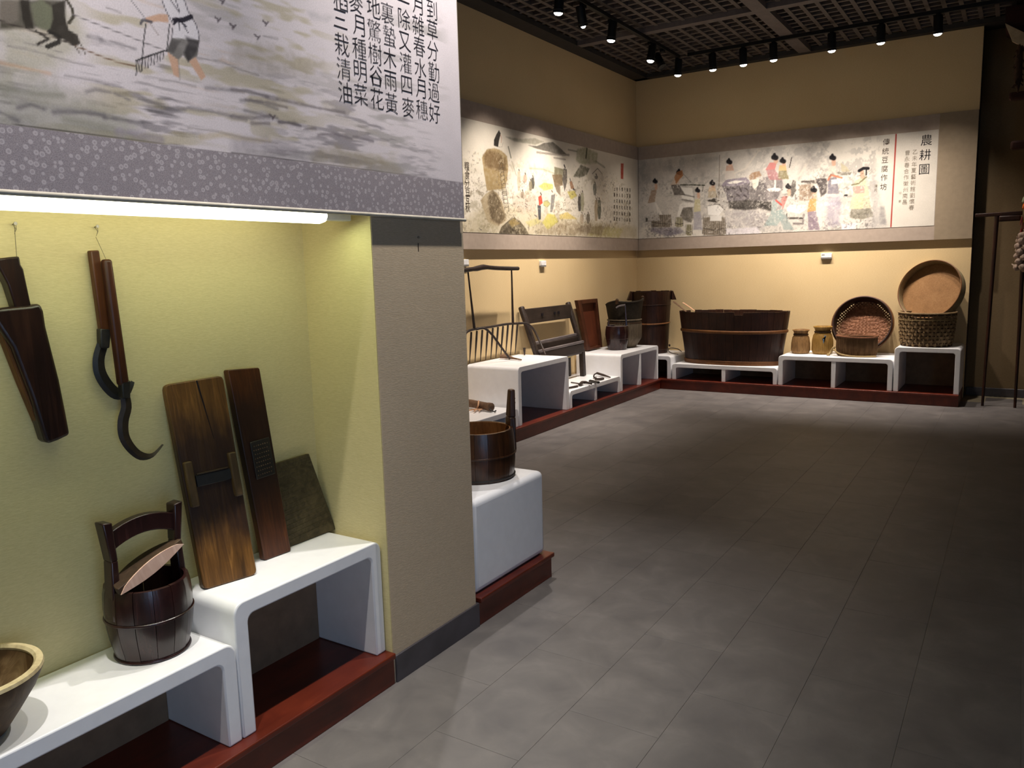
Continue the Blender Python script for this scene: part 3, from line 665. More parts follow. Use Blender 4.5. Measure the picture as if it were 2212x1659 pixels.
 ('s', (40,36,46), 0.95, 0.012, 0.3, 0, [(1.333,2.140),(1.359,2.146),(1.384,2.160)]),
 ('s', (40,36,46), 0.95, 0.006, 0.3, 0, [(1.332,2.131),(1.344,2.146),(1.365,2.132)]),
 ('p', (120,116,112), 0.95, 0.0032, 0.5, 0.3, [(1.322,2.095),(1.403,2.107),(1.393,2.064),(1.364,2.046),(1.350,2.059),(1.334,2.044),(1.304,2.059)]),
 ('p', (45,42,44), 0.8, 0.0071, 0.5, 0.4, [(1.362,2.107),(1.403,2.104),(1.388,2.066),(1.364,2.046),(1.353,2.066),(1.368,2.093)]),
 ('p', (70,66,66), 0.6, 0.0061, 0.5, 0.5, [(1.321,2.092),(1.346,2.092),(1.322,2.059),(1.306,2.061)]),
 ('p', (205,165,140), 0.95, 0.0032, 0.5, 0, [(1.305,2.058),(1.334,2.045),(1.333,2.001),(1.318,2.004)]),
 ('p', (205,165,140), 0.95, 0.0032, 0.5, 0, [(1.366,2.047),(1.387,2.062),(1.414,2.018),(1.399,2.006)]),
 ('s', (90,80,80), 0.7, 0.001, 0.4, 0, [(1.334,2.044),(1.334,1.995)]),
 ('s', (30,28,30), 0.95, 0.003, 0.3, 0, [(1.252,2.111),(1.242,2.070),(1.228,1.995)]),
 ('s', (30,28,30), 0.9, 0.0022, 0.3, 0, [(1.318,2.126),(1.304,2.060)]),
 ('s', (30,28,30), 0.95, 0.004, 0.3, 0, [(1.216,2.019),(1.257,2.040),(1.300,2.060)]),
 ('s', (30,28,30), 0.95, 0.003, 0.3, 0, [(1.219,2.018),(1.214,1.985)]),
 ('s', (50,46,50), 0.9, 0.002, 0.4, 0, [(1.226,2.023),(1.222,1.995)]),
 ('s', (50,46,50), 0.9, 0.002, 0.4, 0, [(1.235,2.027),(1.230,2.000)]),
 ('s', (50,46,50), 0.9, 0.003, 0.4, 0, [(1.243,2.031),(1.239,2.005)]),
 ('s', (50,46,50), 0.9, 0.0022, 0.4, 0, [(1.251,2.036),(1.248,2.010)]),
 ('s', (50,46,50), 0.9, 0.002, 0.4, 0, [(1.260,2.040),(1.256,2.016)]),
 ('s', (50,46,50), 0.9, 0.0022, 0.4, 0, [(1.269,2.044),(1.265,2.021)]),
 ('s', (50,46,50), 0.9, 0.002, 0.4, 0, [(1.277,2.048),(1.274,2.027)]),
 ('s', (50,46,50), 0.9, 0.002, 0.4, 0, [(1.286,2.053),(1.282,2.032)]),
 ('s', (50,46,50), 0.9, 0.0022, 0.4, 0, [(1.295,2.057),(1.291,2.037)]),
 ('s', (90,80,85), 0.8, 0.006, 0.5, 0, [(1.458,2.176),(1.467,2.172)]),
 ('s', (90,80,85), 0.7, 0.0051, 0.5, 0, [(1.475,2.177),(1.465,2.166)]),
 ('s', (90,80,85), 0.8, 0.0071, 0.5, 0, [(1.505,2.170),(1.515,2.165)]),
 ('s', (90,80,85), 0.7, 0.0061, 0.5, 0, [(1.523,2.171),(1.512,2.159)]),
 ('s', (90,80,85), 0.8, 0.0071, 0.5, 0, [(1.619,2.204),(1.629,2.200)]),
 ('s', (90,80,85), 0.7, 0.0051, 0.5, 0, [(1.638,2.206),(1.627,2.193)]),
 ('s', (90,80,85), 0.8, 0.0061, 0.5, 0, [(1.586,2.160),(1.597,2.156)]),
 ('s', (90,80,85), 0.7, 0.0051, 0.5, 0, [(1.605,2.161),(1.594,2.149)]),
 ('s', (90,80,85), 0.8, 0.0061, 0.5, 0, [(1.476,2.226),(1.486,2.222)]),
 ('s', (90,80,85), 0.7, 0.0061, 0.5, 0, [(1.493,2.228),(1.483,2.216)]),
 ('s', (90,80,85), 0.8, 0.0071, 0.5, 0, [(1.621,1.951),(1.631,1.945)]),
 ('s', (90,80,85), 0.7, 0.0061, 0.5, 0, [(1.640,1.951),(1.629,1.939)])],
'F': [('w', (170,160,135), 0.5, 0.06, 0.5, 2, [(5.300,1.780),(9.400,2.550)]),
 ('w', (130,118,96), 0.5, 0.025, 0.58, 2.5, [(5.600,1.780),(9.200,2.300)]),
 ('p', (170,150,100), 0.35, 0.0611, 0.5, 0.5, [(5.678,1.898),(6.249,2.119),(7.057,2.031),(9.507,1.965),(9.506,1.831),(5.712,1.803)]),
 ('p', (165,140,95), 0.95, 0.012, 0.5, 0.4, [(6.073,2.487),(6.156,2.566),(6.274,2.594),(6.393,2.583),(6.491,2.544),(6.510,2.448),(6.480,2.314),(6.437,2.237),(6.136,2.201),(6.101,2.348)]),
 ('p', (110,88,62), 0.8, 0.0311, 0.5, 0.6, [(6.095,2.505),(6.185,2.569),(6.377,2.557),(6.481,2.494),(6.460,2.394),(6.294,2.404),(6.119,2.413)]),
 ('p', (180,160,125), 0.9, 0.011, 0.5, 0.4, [(6.030,2.107),(6.105,2.167),(6.224,2.214),(6.312,2.188),(6.385,2.119),(6.453,1.948),(6.296,1.885),(6.135,1.921),(6.095,1.991)]),
 ('p', (100,85,65), 0.85, 0.0321, 0.5, 0.6, [(6.147,2.146),(6.239,2.207),(6.340,2.141),(6.438,1.964),(6.312,1.902),(6.181,1.955),(6.158,2.074)]),
 ('p', (90,80,62), 0.95, 0.0081, 0.5, 0.5, [(6.315,1.820),(6.357,1.879),(6.484,1.941),(6.590,1.978),(6.694,1.948),(6.807,1.874),(6.856,1.814)]),
 ('p', (190,160,90), 0.6, 0.017, 0.5, 0.5, [(6.484,1.932),(6.589,1.970),(6.693,1.922),(6.545,1.884)]),
 ('p', (60,52,42), 0.7, 0.017, 0.5, 0.7, [(6.338,1.820),(6.482,1.899),(6.688,1.828)]),
 ('s', (30,28,30), 0.7, 0.005, 0.3, 0, [(6.420,1.905),(6.582,1.990),(6.613,1.962)]),
 ('s', (80,70,58), 0.9, 0.007, 0.3, 0, [(6.364,2.451),(6.378,2.290),(6.427,2.038)]),
 ('s', (80,70,58), 0.9, 0.008, 0.3, 0, [(6.410,2.463),(6.453,2.254),(6.501,2.033)]),
 ('s', (80,70,58), 0.9, 0.0051, 0.3, 0, [(6.364,2.418),(6.416,2.430)]),
 ('s', (80,70,58), 0.9, 0.0051, 0.3, 0, [(6.370,2.383),(6.424,2.394)]),
 ('s', (80,70,58), 0.9, 0.006, 0.3, 0, [(6.376,2.348),(6.432,2.359)]),
 ('s', (80,70,58), 0.9, 0.006, 0.3, 0, [(6.382,2.313),(6.440,2.324)]),
 ('s', (80,70,58), 0.9, 0.005, 0.3, 0, [(6.388,2.277),(6.449,2.288)]),
 ('s', (80,70,58), 0.9, 0.006, 0.3, 0, [(6.394,2.242),(6.457,2.253)]),
 ('s', (80,70,58), 0.9, 0.006, 0.3, 0, [(6.400,2.206),(6.465,2.217)]),
 ('s', (80,70,58), 0.9, 0.006, 0.3, 0, [(6.406,2.171),(6.474,2.181)]),
 ('s', (80,70,58), 0.9, 0.0061, 0.3, 0, [(6.412,2.135),(6.482,2.145)]),
 ('s', (80,70,58), 0.9, 0.0061, 0.3, 0, [(6.419,2.099),(6.490,2.109)]),
 ('s', (80,70,58), 0.9, 0.006, 0.3, 0, [(6.425,2.063),(6.499,2.073)]),
 ('p', (40,36,32), 0.95, 0.005, 0.5, 0.2, [(6.365,2.764),(6.394,2.736),(6.360,2.668),(6.342,2.610),(6.272,2.614),(6.278,2.666),(6.318,2.718)]),
 ('s', (205,165,140), 0.8, 0.011, 0.5, 0, [(6.386,2.727),(6.407,2.697),(6.397,2.656)]),
 ('s', (120,110,100), 0.6, 0.0051, 0.5, 0, [(6.334,2.609),(6.410,2.617),(6.428,2.659)]),
 ('s', (110,110,95), 0.85, 0.02, 0.5, 0.2, [(6.519,2.629),(6.561,2.535)]),
 ('s', (130,125,110), 0.7, 0.01, 0.5, 0, [(6.575,2.503),(6.649,2.377)]),
 ('p', (95,90,82), 0.85, 0.01, 0.5, 0.3, [(6.878,2.685),(7.050,2.695),(7.194,2.742),(7.378,2.772),(7.528,2.730),(7.663,2.680),(7.449,2.658),(7.263,2.666),(7.049,2.669)]),
 ('p', (150,145,128), 0.8, 0.015, 0.5, 0.4, [(6.477,2.718),(6.747,2.729),(7.019,2.769),(7.194,2.755),(7.016,2.704),(6.617,2.693)]),
 ('s', (135,125,115), 0.8, 0.029, 0.7, 0.4, [(7.047,2.635),(7.355,2.648),(7.723,2.677)]),
 ('s', (140,130,118), 0.7, 0.022, 0.7, 0.4, [(7.391,2.616),(7.641,2.622)]),
 ('s', (140,132,120), 0.7, 0.022, 0.7, 0.4, [(7.705,2.730),(7.908,2.733)]),
 ('s', (150,155,125), 0.6, 0.0251, 0.8, 0.4, [(6.902,2.466),(7.165,2.480),(7.404,2.455)]),
 ('p', (135,135,100), 0.6, 0.028, 0.5, 0.7, [(7.909,2.752),(8.122,2.803),(8.409,2.766),(8.384,2.655),(8.052,2.605),(7.884,2.627)]),
 ('s', (60,60,45), 0.8, 0.033, 0.6, 0.4, [(8.143,2.787),(8.119,2.688)]),
 ('p', (70,68,52), 0.75, 0.015, 0.5, 0.7, [(7.817,2.461),(7.988,2.599),(8.203,2.579),(8.135,2.506),(7.963,2.458)]),
 ('s', (110,105,90), 0.7, 0.012, 0.5, 0, [(8.268,2.526),(8.405,2.597),(8.519,2.547),(8.518,2.466)]),
 ('s', (120,120,100), 0.6, 0.03, 0.8, 0.6, [(8.362,2.672),(8.592,2.623)]),
 ('p', (120,115,90), 0.9, 0.008, 0.5, 0.3, [(7.397,2.527),(7.598,2.517),(7.563,2.349),(7.391,2.373)]),
 ('p', (125,105,80), 0.9, 0.007, 0.5, 0.3, [(7.347,2.442),(7.557,2.459),(7.573,2.349),(7.399,2.319)]),
 ('p', (130,115,95), 0.9, 0.007, 0.5, 0.3, [(7.399,2.337),(7.514,2.336),(7.520,2.235),(7.435,2.276)]),
 ('p', (85,78,72), 0.9, 0.005, 0.5, 0.3, [(7.599,2.527),(7.668,2.523),(7.674,2.403),(7.610,2.287),(7.565,2.413)]),
 ('s', (30,28,30), 0.95, 0.022, 0.4, 0, [(7.612,2.560),(7.629,2.538)]),
 ('p', (165,120,90), 0.9, 0.0051, 0.5, 0.2, [(7.724,2.397),(7.775,2.411),(7.833,2.330),(7.751,2.324)]),
 ('s', (30,28,30), 0.9, 0.014, 0.4, 0, [(7.735,2.431),(7.746,2.408)]),
 ('s', (30,28,30), 0.7, 0.019, 0.4, 0, [(7.803,2.328),(7.833,2.320)]),
 ('p', (205,190,95), 0.85, 0.012, 0.5, 0.3, [(7.069,2.305),(7.178,2.348),(7.362,2.344),(7.360,2.298),(7.174,2.268)]),
 ('p', (200,185,90), 0.85, 0.013, 0.5, 0.3, [(7.670,2.291),(7.833,2.311),(7.893,2.257),(7.748,2.211)]),
 ('p', (205,195,90), 0.8, 0.018, 0.5, 0.4, [(7.125,1.945),(7.238,2.039),(7.388,2.036),(7.462,1.965),(7.232,1.876)]),
 ('p', (215,190,100), 0.8, 0.013, 0.5, 0.4, [(7.484,2.040),(7.662,2.075),(7.886,2.008),(7.502,1.994)]),
 ('p', (205,195,130), 0.8, 0.017, 0.5, 0.4, [(6.794,1.943),(7.020,1.985),(7.125,1.954),(6.876,1.893)]),
 ('p', (200,80,60), 0.95, 0.004, 0.5, 0, [(7.055,2.199),(7.118,2.220),(7.142,2.142),(7.069,2.111)]),
 ('s', (70,60,55), 0.9, 0.018, 0.4, 0, [(7.101,2.241),(7.119,2.225)]),
 ('p', (60,62,68), 0.9, 0.005, 0.5, 0.2, [(7.034,2.118),(7.105,2.113),(7.099,1.979),(7.054,1.969)]),
 ('p', (120,118,115), 0.9, 0.005, 0.5, 0.2, [(7.320,2.232),(7.405,2.247),(7.372,2.126),(7.332,2.061),(7.295,2.059)]),
 ('s', (130,100,80), 0.9, 0.018, 0.4, 0, [(7.331,2.278),(7.349,2.266)]),
 ('p', (190,185,120), 0.9, 0.0061, 0.5, 0, [(7.152,2.151),(7.225,2.173),(7.298,2.150),(7.241,2.106),(7.159,2.116)]),
 ('s', (90,90,60), 0.8, 0.005, 0.4, 0, [(7.161,2.160),(7.244,2.174),(7.298,2.141),(7.222,2.101),(7.159,2.125)]),
 ('p', (60,58,52), 0.9, 0.005, 0.5, 0.3, [(6.931,2.378),(6.979,2.384),(6.991,2.326),(6.971,2.272),(6.933,2.270),(6.918,2.327)]),
 ('s', (60,50,44), 0.85, 0.017, 0.5, 0, [(6.956,2.398),(6.962,2.390)]),
 ('p', (130,120,95), 0.9, 0.005, 0.5, 0.3, [(6.886,2.341),(6.934,2.346),(6.946,2.298),(6.927,2.252),(6.889,2.250),(6.874,2.299)]),
 ('s', (60,50,44), 0.85, 0.017, 0.5, 0, [(6.911,2.360),(6.917,2.352)]),
 ('p', (190,175,150), 0.9, 0.005, 0.5, 0.3, [(6.674,2.417),(6.720,2.423),(6.728,2.320),(6.708,2.238),(6.672,2.235),(6.660,2.325)]),
 ('s', (60,50,44), 0.85, 0.016, 0.5, 0, [(6.697,2.436),(6.704,2.428)]),
 ('p', (190,150,130), 0.9, 0.005, 0.5, 0.3, [(6.788,2.393),(6.835,2.398),(6.847,2.362),(6.828,2.323),(6.791,2.320),(6.776,2.361)]),
 ('s', (60,50,44), 0.85, 0.017, 0.5, 0, [(6.812,2.412),(6.818,2.404)]),
 ('p', (65,60,55), 0.9, 0.006, 0.5, 0.3, [(7.923,2.255),(7.982,2.261),(7.996,2.173),(7.973,2.098),(7.926,2.096),(7.908,2.177)]),
 ('s', (60,50,44), 0.85, 0.019, 0.5, 0, [(7.953,2.276),(7.961,2.267)]),
 ('p', (165,160,130), 0.9, 0.006, 0.5, 0.3, [(7.987,2.298),(8.047,2.303),(8.061,2.192),(8.037,2.101),(7.990,2.099),(7.972,2.198)]),
 ('s', (60,50,44), 0.85, 0.02, 0.5, 0, [(8.018,2.319),(8.026,2.310)]),
 ('p', (130,125,115), 0.9, 0.0061, 0.5, 0.3, [(8.333,2.508),(8.396,2.515),(8.414,2.502),(8.391,2.477),(8.341,2.473),(8.319,2.498)]),
 ('s', (60,50,44), 0.85, 0.02, 0.5, 0, [(8.365,2.530),(8.374,2.521)]),
 ('p', (120,120,110), 0.9, 0.0061, 0.5, 0.3, [(8.296,2.416),(8.360,2.423),(8.376,2.356),(8.352,2.295),(8.302,2.292),(8.281,2.357)]),
 ('s', (60,50,44), 0.85, 0.02, 0.5, 0, [(8.329,2.438),(8.337,2.429)]),
 ('p', (170,150,120), 0.9, 0.006, 0.5, 0.3, [(8.326,2.239),(8.390,2.245),(8.405,2.111),(8.379,2.005),(8.329,2.003),(8.309,2.120)]),
 ('s', (60,50,44), 0.85, 0.02, 0.5, 0, [(8.358,2.261),(8.367,2.252)]),
 ('p', (95,95,80), 0.9, 0.006, 0.5, 0.3, [(8.406,2.244),(8.471,2.249),(8.487,2.127),(8.461,2.028),(8.410,2.026),(8.389,2.134)]),
 ('s', (60,50,44), 0.85, 0.02, 0.5, 0, [(8.439,2.266),(8.448,2.256)]),
 ('p', (120,110,95), 0.9, 0.006, 0.5, 0.3, [(8.121,2.071),(8.183,2.076),(8.199,2.021),(8.175,1.968),(8.127,1.967),(8.106,2.024)]),
 ('s', (60,50,44), 0.85, 0.02, 0.5, 0, [(8.152,2.092),(8.161,2.083)]),
 ('p', (180,160,135), 0.9, 0.006, 0.5, 0.3, [(7.970,2.065),(8.030,2.069),(8.045,2.015),(8.022,1.964),(7.975,1.962),(7.956,2.018)]),
 ('s', (60,50,44), 0.85, 0.019, 0.5, 0, [(8.000,2.086),(8.008,2.076)]),
 ('p', (130,115,95), 0.9, 0.005, 0.5, 0.3, [(6.730,2.227),(6.777,2.232),(6.789,2.205),(6.771,2.174),(6.734,2.171),(6.719,2.205)]),
 ('s', (60,50,44), 0.85, 0.017, 0.5, 0, [(6.754,2.246),(6.761,2.238)]),
 ('s', (70,66,66), 0.8, 0.014, 0.5, 0.3, [(6.653,2.182),(6.691,2.169)]),
 ('s', (70,66,66), 0.8, 0.014, 0.5, 0.3, [(6.799,2.122),(6.838,2.109)]),
 ('s', (70,66,66), 0.8, 0.014, 0.5, 0.3, [(6.797,2.096),(6.837,2.083)]),
 ('s', (70,66,66), 0.8, 0.014, 0.5, 0.3, [(6.974,2.017),(7.015,2.003)]),
 ('s', (70,66,66), 0.8, 0.012, 0.5, 0.3, [(5.992,1.859),(6.026,1.846)]),
 ('p', (185,165,145), 0.6, 0.0331, 0.5, 0.7, [(6.560,2.186),(6.724,2.230),(6.994,2.195),(7.023,2.074),(6.713,2.008),(6.571,2.087)]),
 ('p', (130,110,85), 0.5, 0.054, 0.5, 0.8, [(7.050,1.871),(7.618,1.960),(8.722,1.965),(8.598,1.827),(7.048,1.818)]),
 ('p', (200,190,115), 0.5, 0.04, 0.5, 0.7, [(8.253,1.941),(9.101,1.933),(8.970,1.823),(8.138,1.829)]),
 ('p', (115,98,78), 0.6, 0.023, 0.5, 0.7, [(7.819,1.890),(8.033,1.944),(8.577,1.950),(8.480,1.835)]),
 ('s', (120,105,75), 0.6, 0.007, 0.5, 0.4, [(7.016,1.906),(7.027,1.817)]),
 ('s', (120,105,75), 0.6, 0.0071, 0.5, 0.4, [(7.087,1.908),(7.098,1.819)]),
 ('s', (120,105,75), 0.6, 0.007, 0.5, 0.4, [(7.160,1.910),(7.171,1.820)]),
 ('s', (120,105,75), 0.6, 0.008, 0.5, 0.4, [(7.233,1.912),(7.244,1.821)]),
 ('s', (120,105,75), 0.6, 0.0081, 0.5, 0.4, [(7.308,1.914),(7.319,1.823)]),
 ('s', (120,105,75), 0.6, 0.008, 0.5, 0.4, [(7.383,1.916),(7.395,1.824)]),
 ('p', (175,65,50), 0.95, 0.004, 0.5, 0.3, [(9.035,2.710),(9.112,2.717),(9.104,2.531),(9.032,2.531)]),
 ('w', (95,84,68), 0.45, 0.018, 0.6, 1.2, [(5.600,1.780),(9.200,2.600)]),
 ('w', (225,212,180), 0.5, 0.02, 0.6, 1.2, [(5.600,1.780),(9.300,2.600)])],
'B': [('w', (160,156,150), 0.55, 0.06, 0.48, 1.2, [(-4.200,1.780),(-1.300,2.850)]),
 ('w', (125,120,116), 0.5, 0.03, 0.55, 1.2, [(-4.200,1.780),(-1.400,2.600)]),
 ('p', (178,172,165), 0.6, 0.098, 0.5, 0.8, [(-4.162,2.786),(-3.229,2.783),(-2.030,2.784),(-2.003,1.812),(-2.576,1.807),(-3.003,2.068),(-3.445,2.040),(-4.165,1.967)]),
 ('s', (140,135,130), 0.5, 0.075, 0.9, 0.8, [(-3.735,2.747),(-3.724,2.649)]),
 ('s', (140,135,130), 0.5, 0.073, 0.9, 0.8, [(-3.315,2.582),(-3.314,2.498)]),
 ('s', (140,135,130), 0.5, 0.071, 0.9, 0.8, [(-2.770,2.780),(-2.748,2.737)]),
 ('s', (140,135,130), 0.5, 0.073, 0.9, 0.8, [(-3.272,2.715),(-3.141,2.723)]),
 ('s', (140,135,130), 0.5, 0.07, 0.9, 0.8, [(-2.534,2.766),(-2.613,2.644)]),
 ('s', (140,135,130), 0.5, 0.068, 0.9, 0.8, [(-2.109,2.734),(-2.038,2.591)]),
 ('s', (140,135,130), 0.5, 0.069, 0.9, 0.8, [(-2.143,2.561),(-2.188,2.428)]),
 ('s', (215,205,190), 0.8, 0.03, 0.9, 0.3, [(-2.636,2.786),(-2.798,2.579),(-2.945,2.530)]),
 ('s', (215,205,190), 0.8, 0.039, 0.9, 0.3, [(-2.077,2.614),(-2.189,2.447),(-2.325,2.379)]),
 ('s', (120,108,96), 0.8, 0.009, 0.3, 0, [(-3.111,2.762),(-3.112,2.544),(-3.114,2.253)]),
 ('p', (120,108,92), 0.9, 0.006, 0.5, 0.5, [(-3.962,2.112),(-3.724,2.098),(-3.710,1.967),(-3.733,1.946),(-3.953,1.957),(-3.977,1.980)]),
 ('s', (60,52,46), 0.7, 0.007, 0.4, 0.3, [(-3.966,2.112),(-3.977,1.971)]),
 ('s', (60,52,46), 0.7, 0.007, 0.4, 0.3, [(-3.939,2.111),(-3.947,1.970)]),
 ('s', (60,52,46), 0.7, 0.006, 0.4, 0.3, [(-3.911,2.109),(-3.917,1.968)]),
 ('s', (60,52,46), 0.7, 0.007, 0.4, 0.3, [(-3.884,2.108),(-3.887,1.967)]),
 ('s', (60,52,46), 0.7, 0.006, 0.4, 0.3, [(-3.856,2.106),(-3.857,1.965)]),
 ('s', (60,52,46), 0.7, 0.007, 0.4, 0.3, [(-3.829,2.104),(-3.828,1.964)]),
 ('s', (60,52,46), 0.7, 0.006, 0.4, 0.3, [(-3.802,2.103),(-3.798,1.962)]),
 ('s', (60,52,46), 0.7, 0.007, 0.4, 0.3, [(-3.775,2.101),(-3.769,1.961)]),
 ('s', (60,52,46), 0.7, 0.006, 0.4, 0.3, [(-3.748,2.100),(-3.739,1.959)]),
 ('s', (60,52,46), 0.7, 0.007, 0.4, 0.3, [(-3.721,2.098),(-3.710,1.958)]),
 ('s', (60,52,46), 0.8, 0.008, 0.4, 0, [(-3.977,2.020),(-3.843,1.995),(-3.710,2.006)]),
 ('p', (120,108,92), 0.9, 0.007, 0.5, 0.5, [(-3.302,2.042),(-3.037,2.028),(-3.022,1.837),(-3.043,1.817),(-3.292,1.828),(-3.314,1.851)]),
 ('s', (60,52,46), 0.7, 0.007, 0.4, 0.3, [(-3.304,2.042),(-3.314,1.842)]),
 ('s', (60,52,46), 0.7, 0.006, 0.4, 0.3, [(-3.279,2.041),(-3.287,1.841)]),
 ('s', (60,52,46), 0.7, 0.006, 0.4, 0.3, [(-3.255,2.040),(-3.260,1.840)]),
 ('s', (60,52,46), 0.7, 0.007, 0.4, 0.3, [(-3.230,2.038),(-3.233,1.838)]),
 ('s', (60,52,46), 0.7, 0.006, 0.4, 0.3, [(-3.205,2.037),(-3.207,1.837)]),
 ('s', (60,52,46), 0.7, 0.007, 0.4, 0.3, [(-3.181,2.036),(-3.180,1.836)]),
 ('s', (60,52,46), 0.7, 0.0061, 0.4, 0.3, [(-3.157,2.034),(-3.153,1.835)]),
 ('s', (60,52,46), 0.7, 0.006, 0.4, 0.3, [(-3.132,2.033),(-3.127,1.834)]),
 ('s', (60,52,46), 0.7, 0.007, 0.4, 0.3, [(-3.108,2.032),(-3.100,1.832)]),
 ('s', (60,52,46), 0.7, 0.006, 0.4, 0.3, [(-3.084,2.030),(-3.074,1.831)]),
 ('s', (60,52,46), 0.7, 0.0061, 0.4, 0.3, [(-3.060,2.029),(-3.048,1.830)]),
 ('s', (60,52,46), 0.7, 0.007, 0.4, 0.3, [(-3.035,2.028),(-3.021,1.829)]),
 ('s', (60,52,46), 0.8, 0.008, 0.4, 0, [(-3.315,1.915),(-3.167,1.882),(-3.022,1.901)]),
 ('p', (150,142,110), 0.9, 0.007, 0.5, 0.5, [(-3.650,2.062),(-3.574,2.057),(-3.559,1.959),(-3.582,1.939),(-3.640,1.941),(-3.663,1.964)]),
 ('s', (60,52,46), 0.7, 0.006, 0.4, 0.3, [(-3.660,2.062),(-3.663,1.956)]),
 ('s', (60,52,46), 0.7, 0.007, 0.4, 0.3, [(-3.628,2.060),(-3.629,1.954)]),
 ('s', (60,52,46), 0.7, 0.007, 0.4, 0.3, [(-3.596,2.059),(-3.594,1.952)]),
 ('s', (60,52,46), 0.7, 0.006, 0.4, 0.3, [(-3.564,2.057),(-3.559,1.951)]),
 ('s', (60,52,46), 0.8, 0.0091, 0.4, 0, [(-3.663,1.991),(-3.611,1.974),(-3.559,1.985)]),
 ('p', (140,132,100), 0.9, 0.007, 0.5, 0.5, [(-3.511,1.968),(-3.453,1.965),(-3.438,1.851),(-3.461,1.830),(-3.501,1.832),(-3.524,1.855)]),
 ('s', (60,52,46), 0.7, 0.006, 0.4, 0.3, [(-3.521,1.968),(-3.524,1.846)]),
 ('s', (60,52,46), 0.7, 0.006, 0.4, 0.3, [(-3.495,1.967),(-3.495,1.845)]),
 ('s', (60,52,46), 0.7, 0.007, 0.4, 0.3, [(-3.469,1.965),(-3.467,1.843)]),
 ('s', (60,52,46), 0.7, 0.006, 0.4, 0.3, [(-3.443,1.964),(-3.438,1.842)]),
 ('s', (60,52,46), 0.8, 0.008, 0.4, 0, [(-3.524,1.887),(-3.481,1.869),(-3.439,1.883)]),
 ('p', (235,230,222), 1, 0.006, 0.5, 0, [(-3.256,2.188),(-3.157,2.192),(-3.047,2.133),(-3.111,2.053),(-3.244,2.071)]),
 ('p', (225,220,212), 1, 0.006, 0.5, 0, [(-3.216,2.059),(-3.079,2.051),(-3.078,1.988),(-3.221,1.995)]),
 ('p', (228,222,212), 1, 0.006, 0.5, 0, [(-3.995,2.290),(-3.911,2.252),(-3.828,2.104),(-3.923,2.110)]),
 ('p', (95,88,78), 0.85, 0.015, 0.5, 0.6, [(-3.606,2.200),(-3.446,2.168),(-3.423,2.060),(-3.456,1.986),(-3.548,2.024),(-3.606,2.081)]),
 ('p', (228,222,212), 1, 0.006, 0.5, 0, [(-3.641,2.072),(-3.606,2.211),(-3.561,2.240),(-3.424,2.220),(-3.424,2.178),(-3.560,2.175),(-3.606,2.070)]),
 ('p', (230,225,215), 0.95, 0.009, 0.5, 0, [(-3.607,2.426),(-3.448,2.403),(-3.424,2.252),(-3.572,2.273)]),
 ('s', (90,84,78), 0.7, 0.021, 0.6, 0.6, [(-3.573,2.337),(-3.425,2.295)]),
 ('s', (90,84,78), 0.7, 0.022, 0.6, 0.6, [(-3.572,2.273),(-3.447,2.243)]),
 ('s', (60,62,50), 0.9, 0.015, 0.3, 0, [(-3.596,2.451),(-3.448,2.440),(-3.291,2.423)]),
 ('s', (90,88,80), 0.8, 0.006, 0.4, 0, [(-3.562,2.582),(-3.460,2.468)]),
 ('s', (60,60,50), 0.8, 0.008, 0.4, 0, [(-3.308,2.424),(-3.319,2.351)]),
 ('p', (105,98,102), 0.95, 0.008, 0.5, 0.5, [(-3.083,2.407),(-3.030,2.465),(-2.796,2.477),(-2.743,2.422),(-2.750,2.228),(-2.802,2.201),(-3.005,2.214),(-3.027,2.288)]),
 ('p', (150,140,150), 0.9, 0.006, 0.5, 0, [(-3.083,2.407),(-3.030,2.465),(-2.796,2.477),(-2.743,2.422),(-2.774,2.394),(-2.953,2.387),(-3.050,2.394)]),
 ('p', (238,232,222), 1, 0.005, 0.5, 0, [(-3.018,2.433),(-2.922,2.451),(-2.816,2.438),(-2.901,2.414),(-2.986,2.415)]),
 ('s', (55,48,48), 0.7, 0.019, 0.5, 0.5, [(-3.017,2.361),(-2.996,2.349)]),
 ('s', (55,48,48), 0.7, 0.018, 0.5, 0.5, [(-2.953,2.366),(-2.921,2.353)]),
 ('s', (55,48,48), 0.7, 0.018, 0.5, 0.5, [(-2.868,2.370),(-2.846,2.317)]),
 ('s', (55,48,48), 0.7, 0.018, 0.5, 0.5, [(-2.805,2.355),(-2.773,2.332)]),
 ('s', (55,48,48), 0.7, 0.018, 0.5, 0.5, [(-2.984,2.275),(-2.952,2.262)]),
 ('s', (55,48,48), 0.7, 0.018, 0.5, 0.5, [(-2.899,2.290),(-2.867,2.267)]),
 ('s', (55,48,48), 0.7, 0.019, 0.5, 0.5, [(-2.814,2.274),(-2.782,2.251)]),
 ('p', (48,44,40), 0.9, 0.021, 0.5, 0.5, [(-2.994,2.213),(-2.750,2.218),(-2.604,2.188),(-2.502,2.181),(-2.479,2.068),(-2.634,2.108),(-2.790,2.097),(-2.982,2.129)]),
 ('p', (90,84,84), 0.85, 0.02, 0.5, 0.5, [(-2.722,2.410),(-2.609,2.442),(-2.545,2.336),(-2.553,2.184),(-2.739,2.207),(-2.752,2.331)]),
 ('p', (225,220,200), 1, 0.0061, 0.5, 0, [(-2.722,2.441),(-2.640,2.444),(-2.649,2.374),(-2.689,2.326),(-2.711,2.358)]),
 ('p', (155,148,150), 0.6, 0.052, 0.5, 0.8, [(-3.003,2.099),(-2.581,2.074),(-2.518,1.989),(-2.598,1.870),(-3.001,1.931),(-3.046,2.018)]),
 ('p', (225,218,222), 0.8, 0.021, 0.5, 0.3, [(-3.022,1.890),(-2.661,1.894),(-2.597,1.818),(-3.021,1.822)]),
 ('p', (112,104,104), 0.8, 0.02, 0.5, 0.5, [(-2.599,2.461),(-2.387,2.464),(-2.363,2.322),(-2.441,2.187),(-2.553,2.194)]),
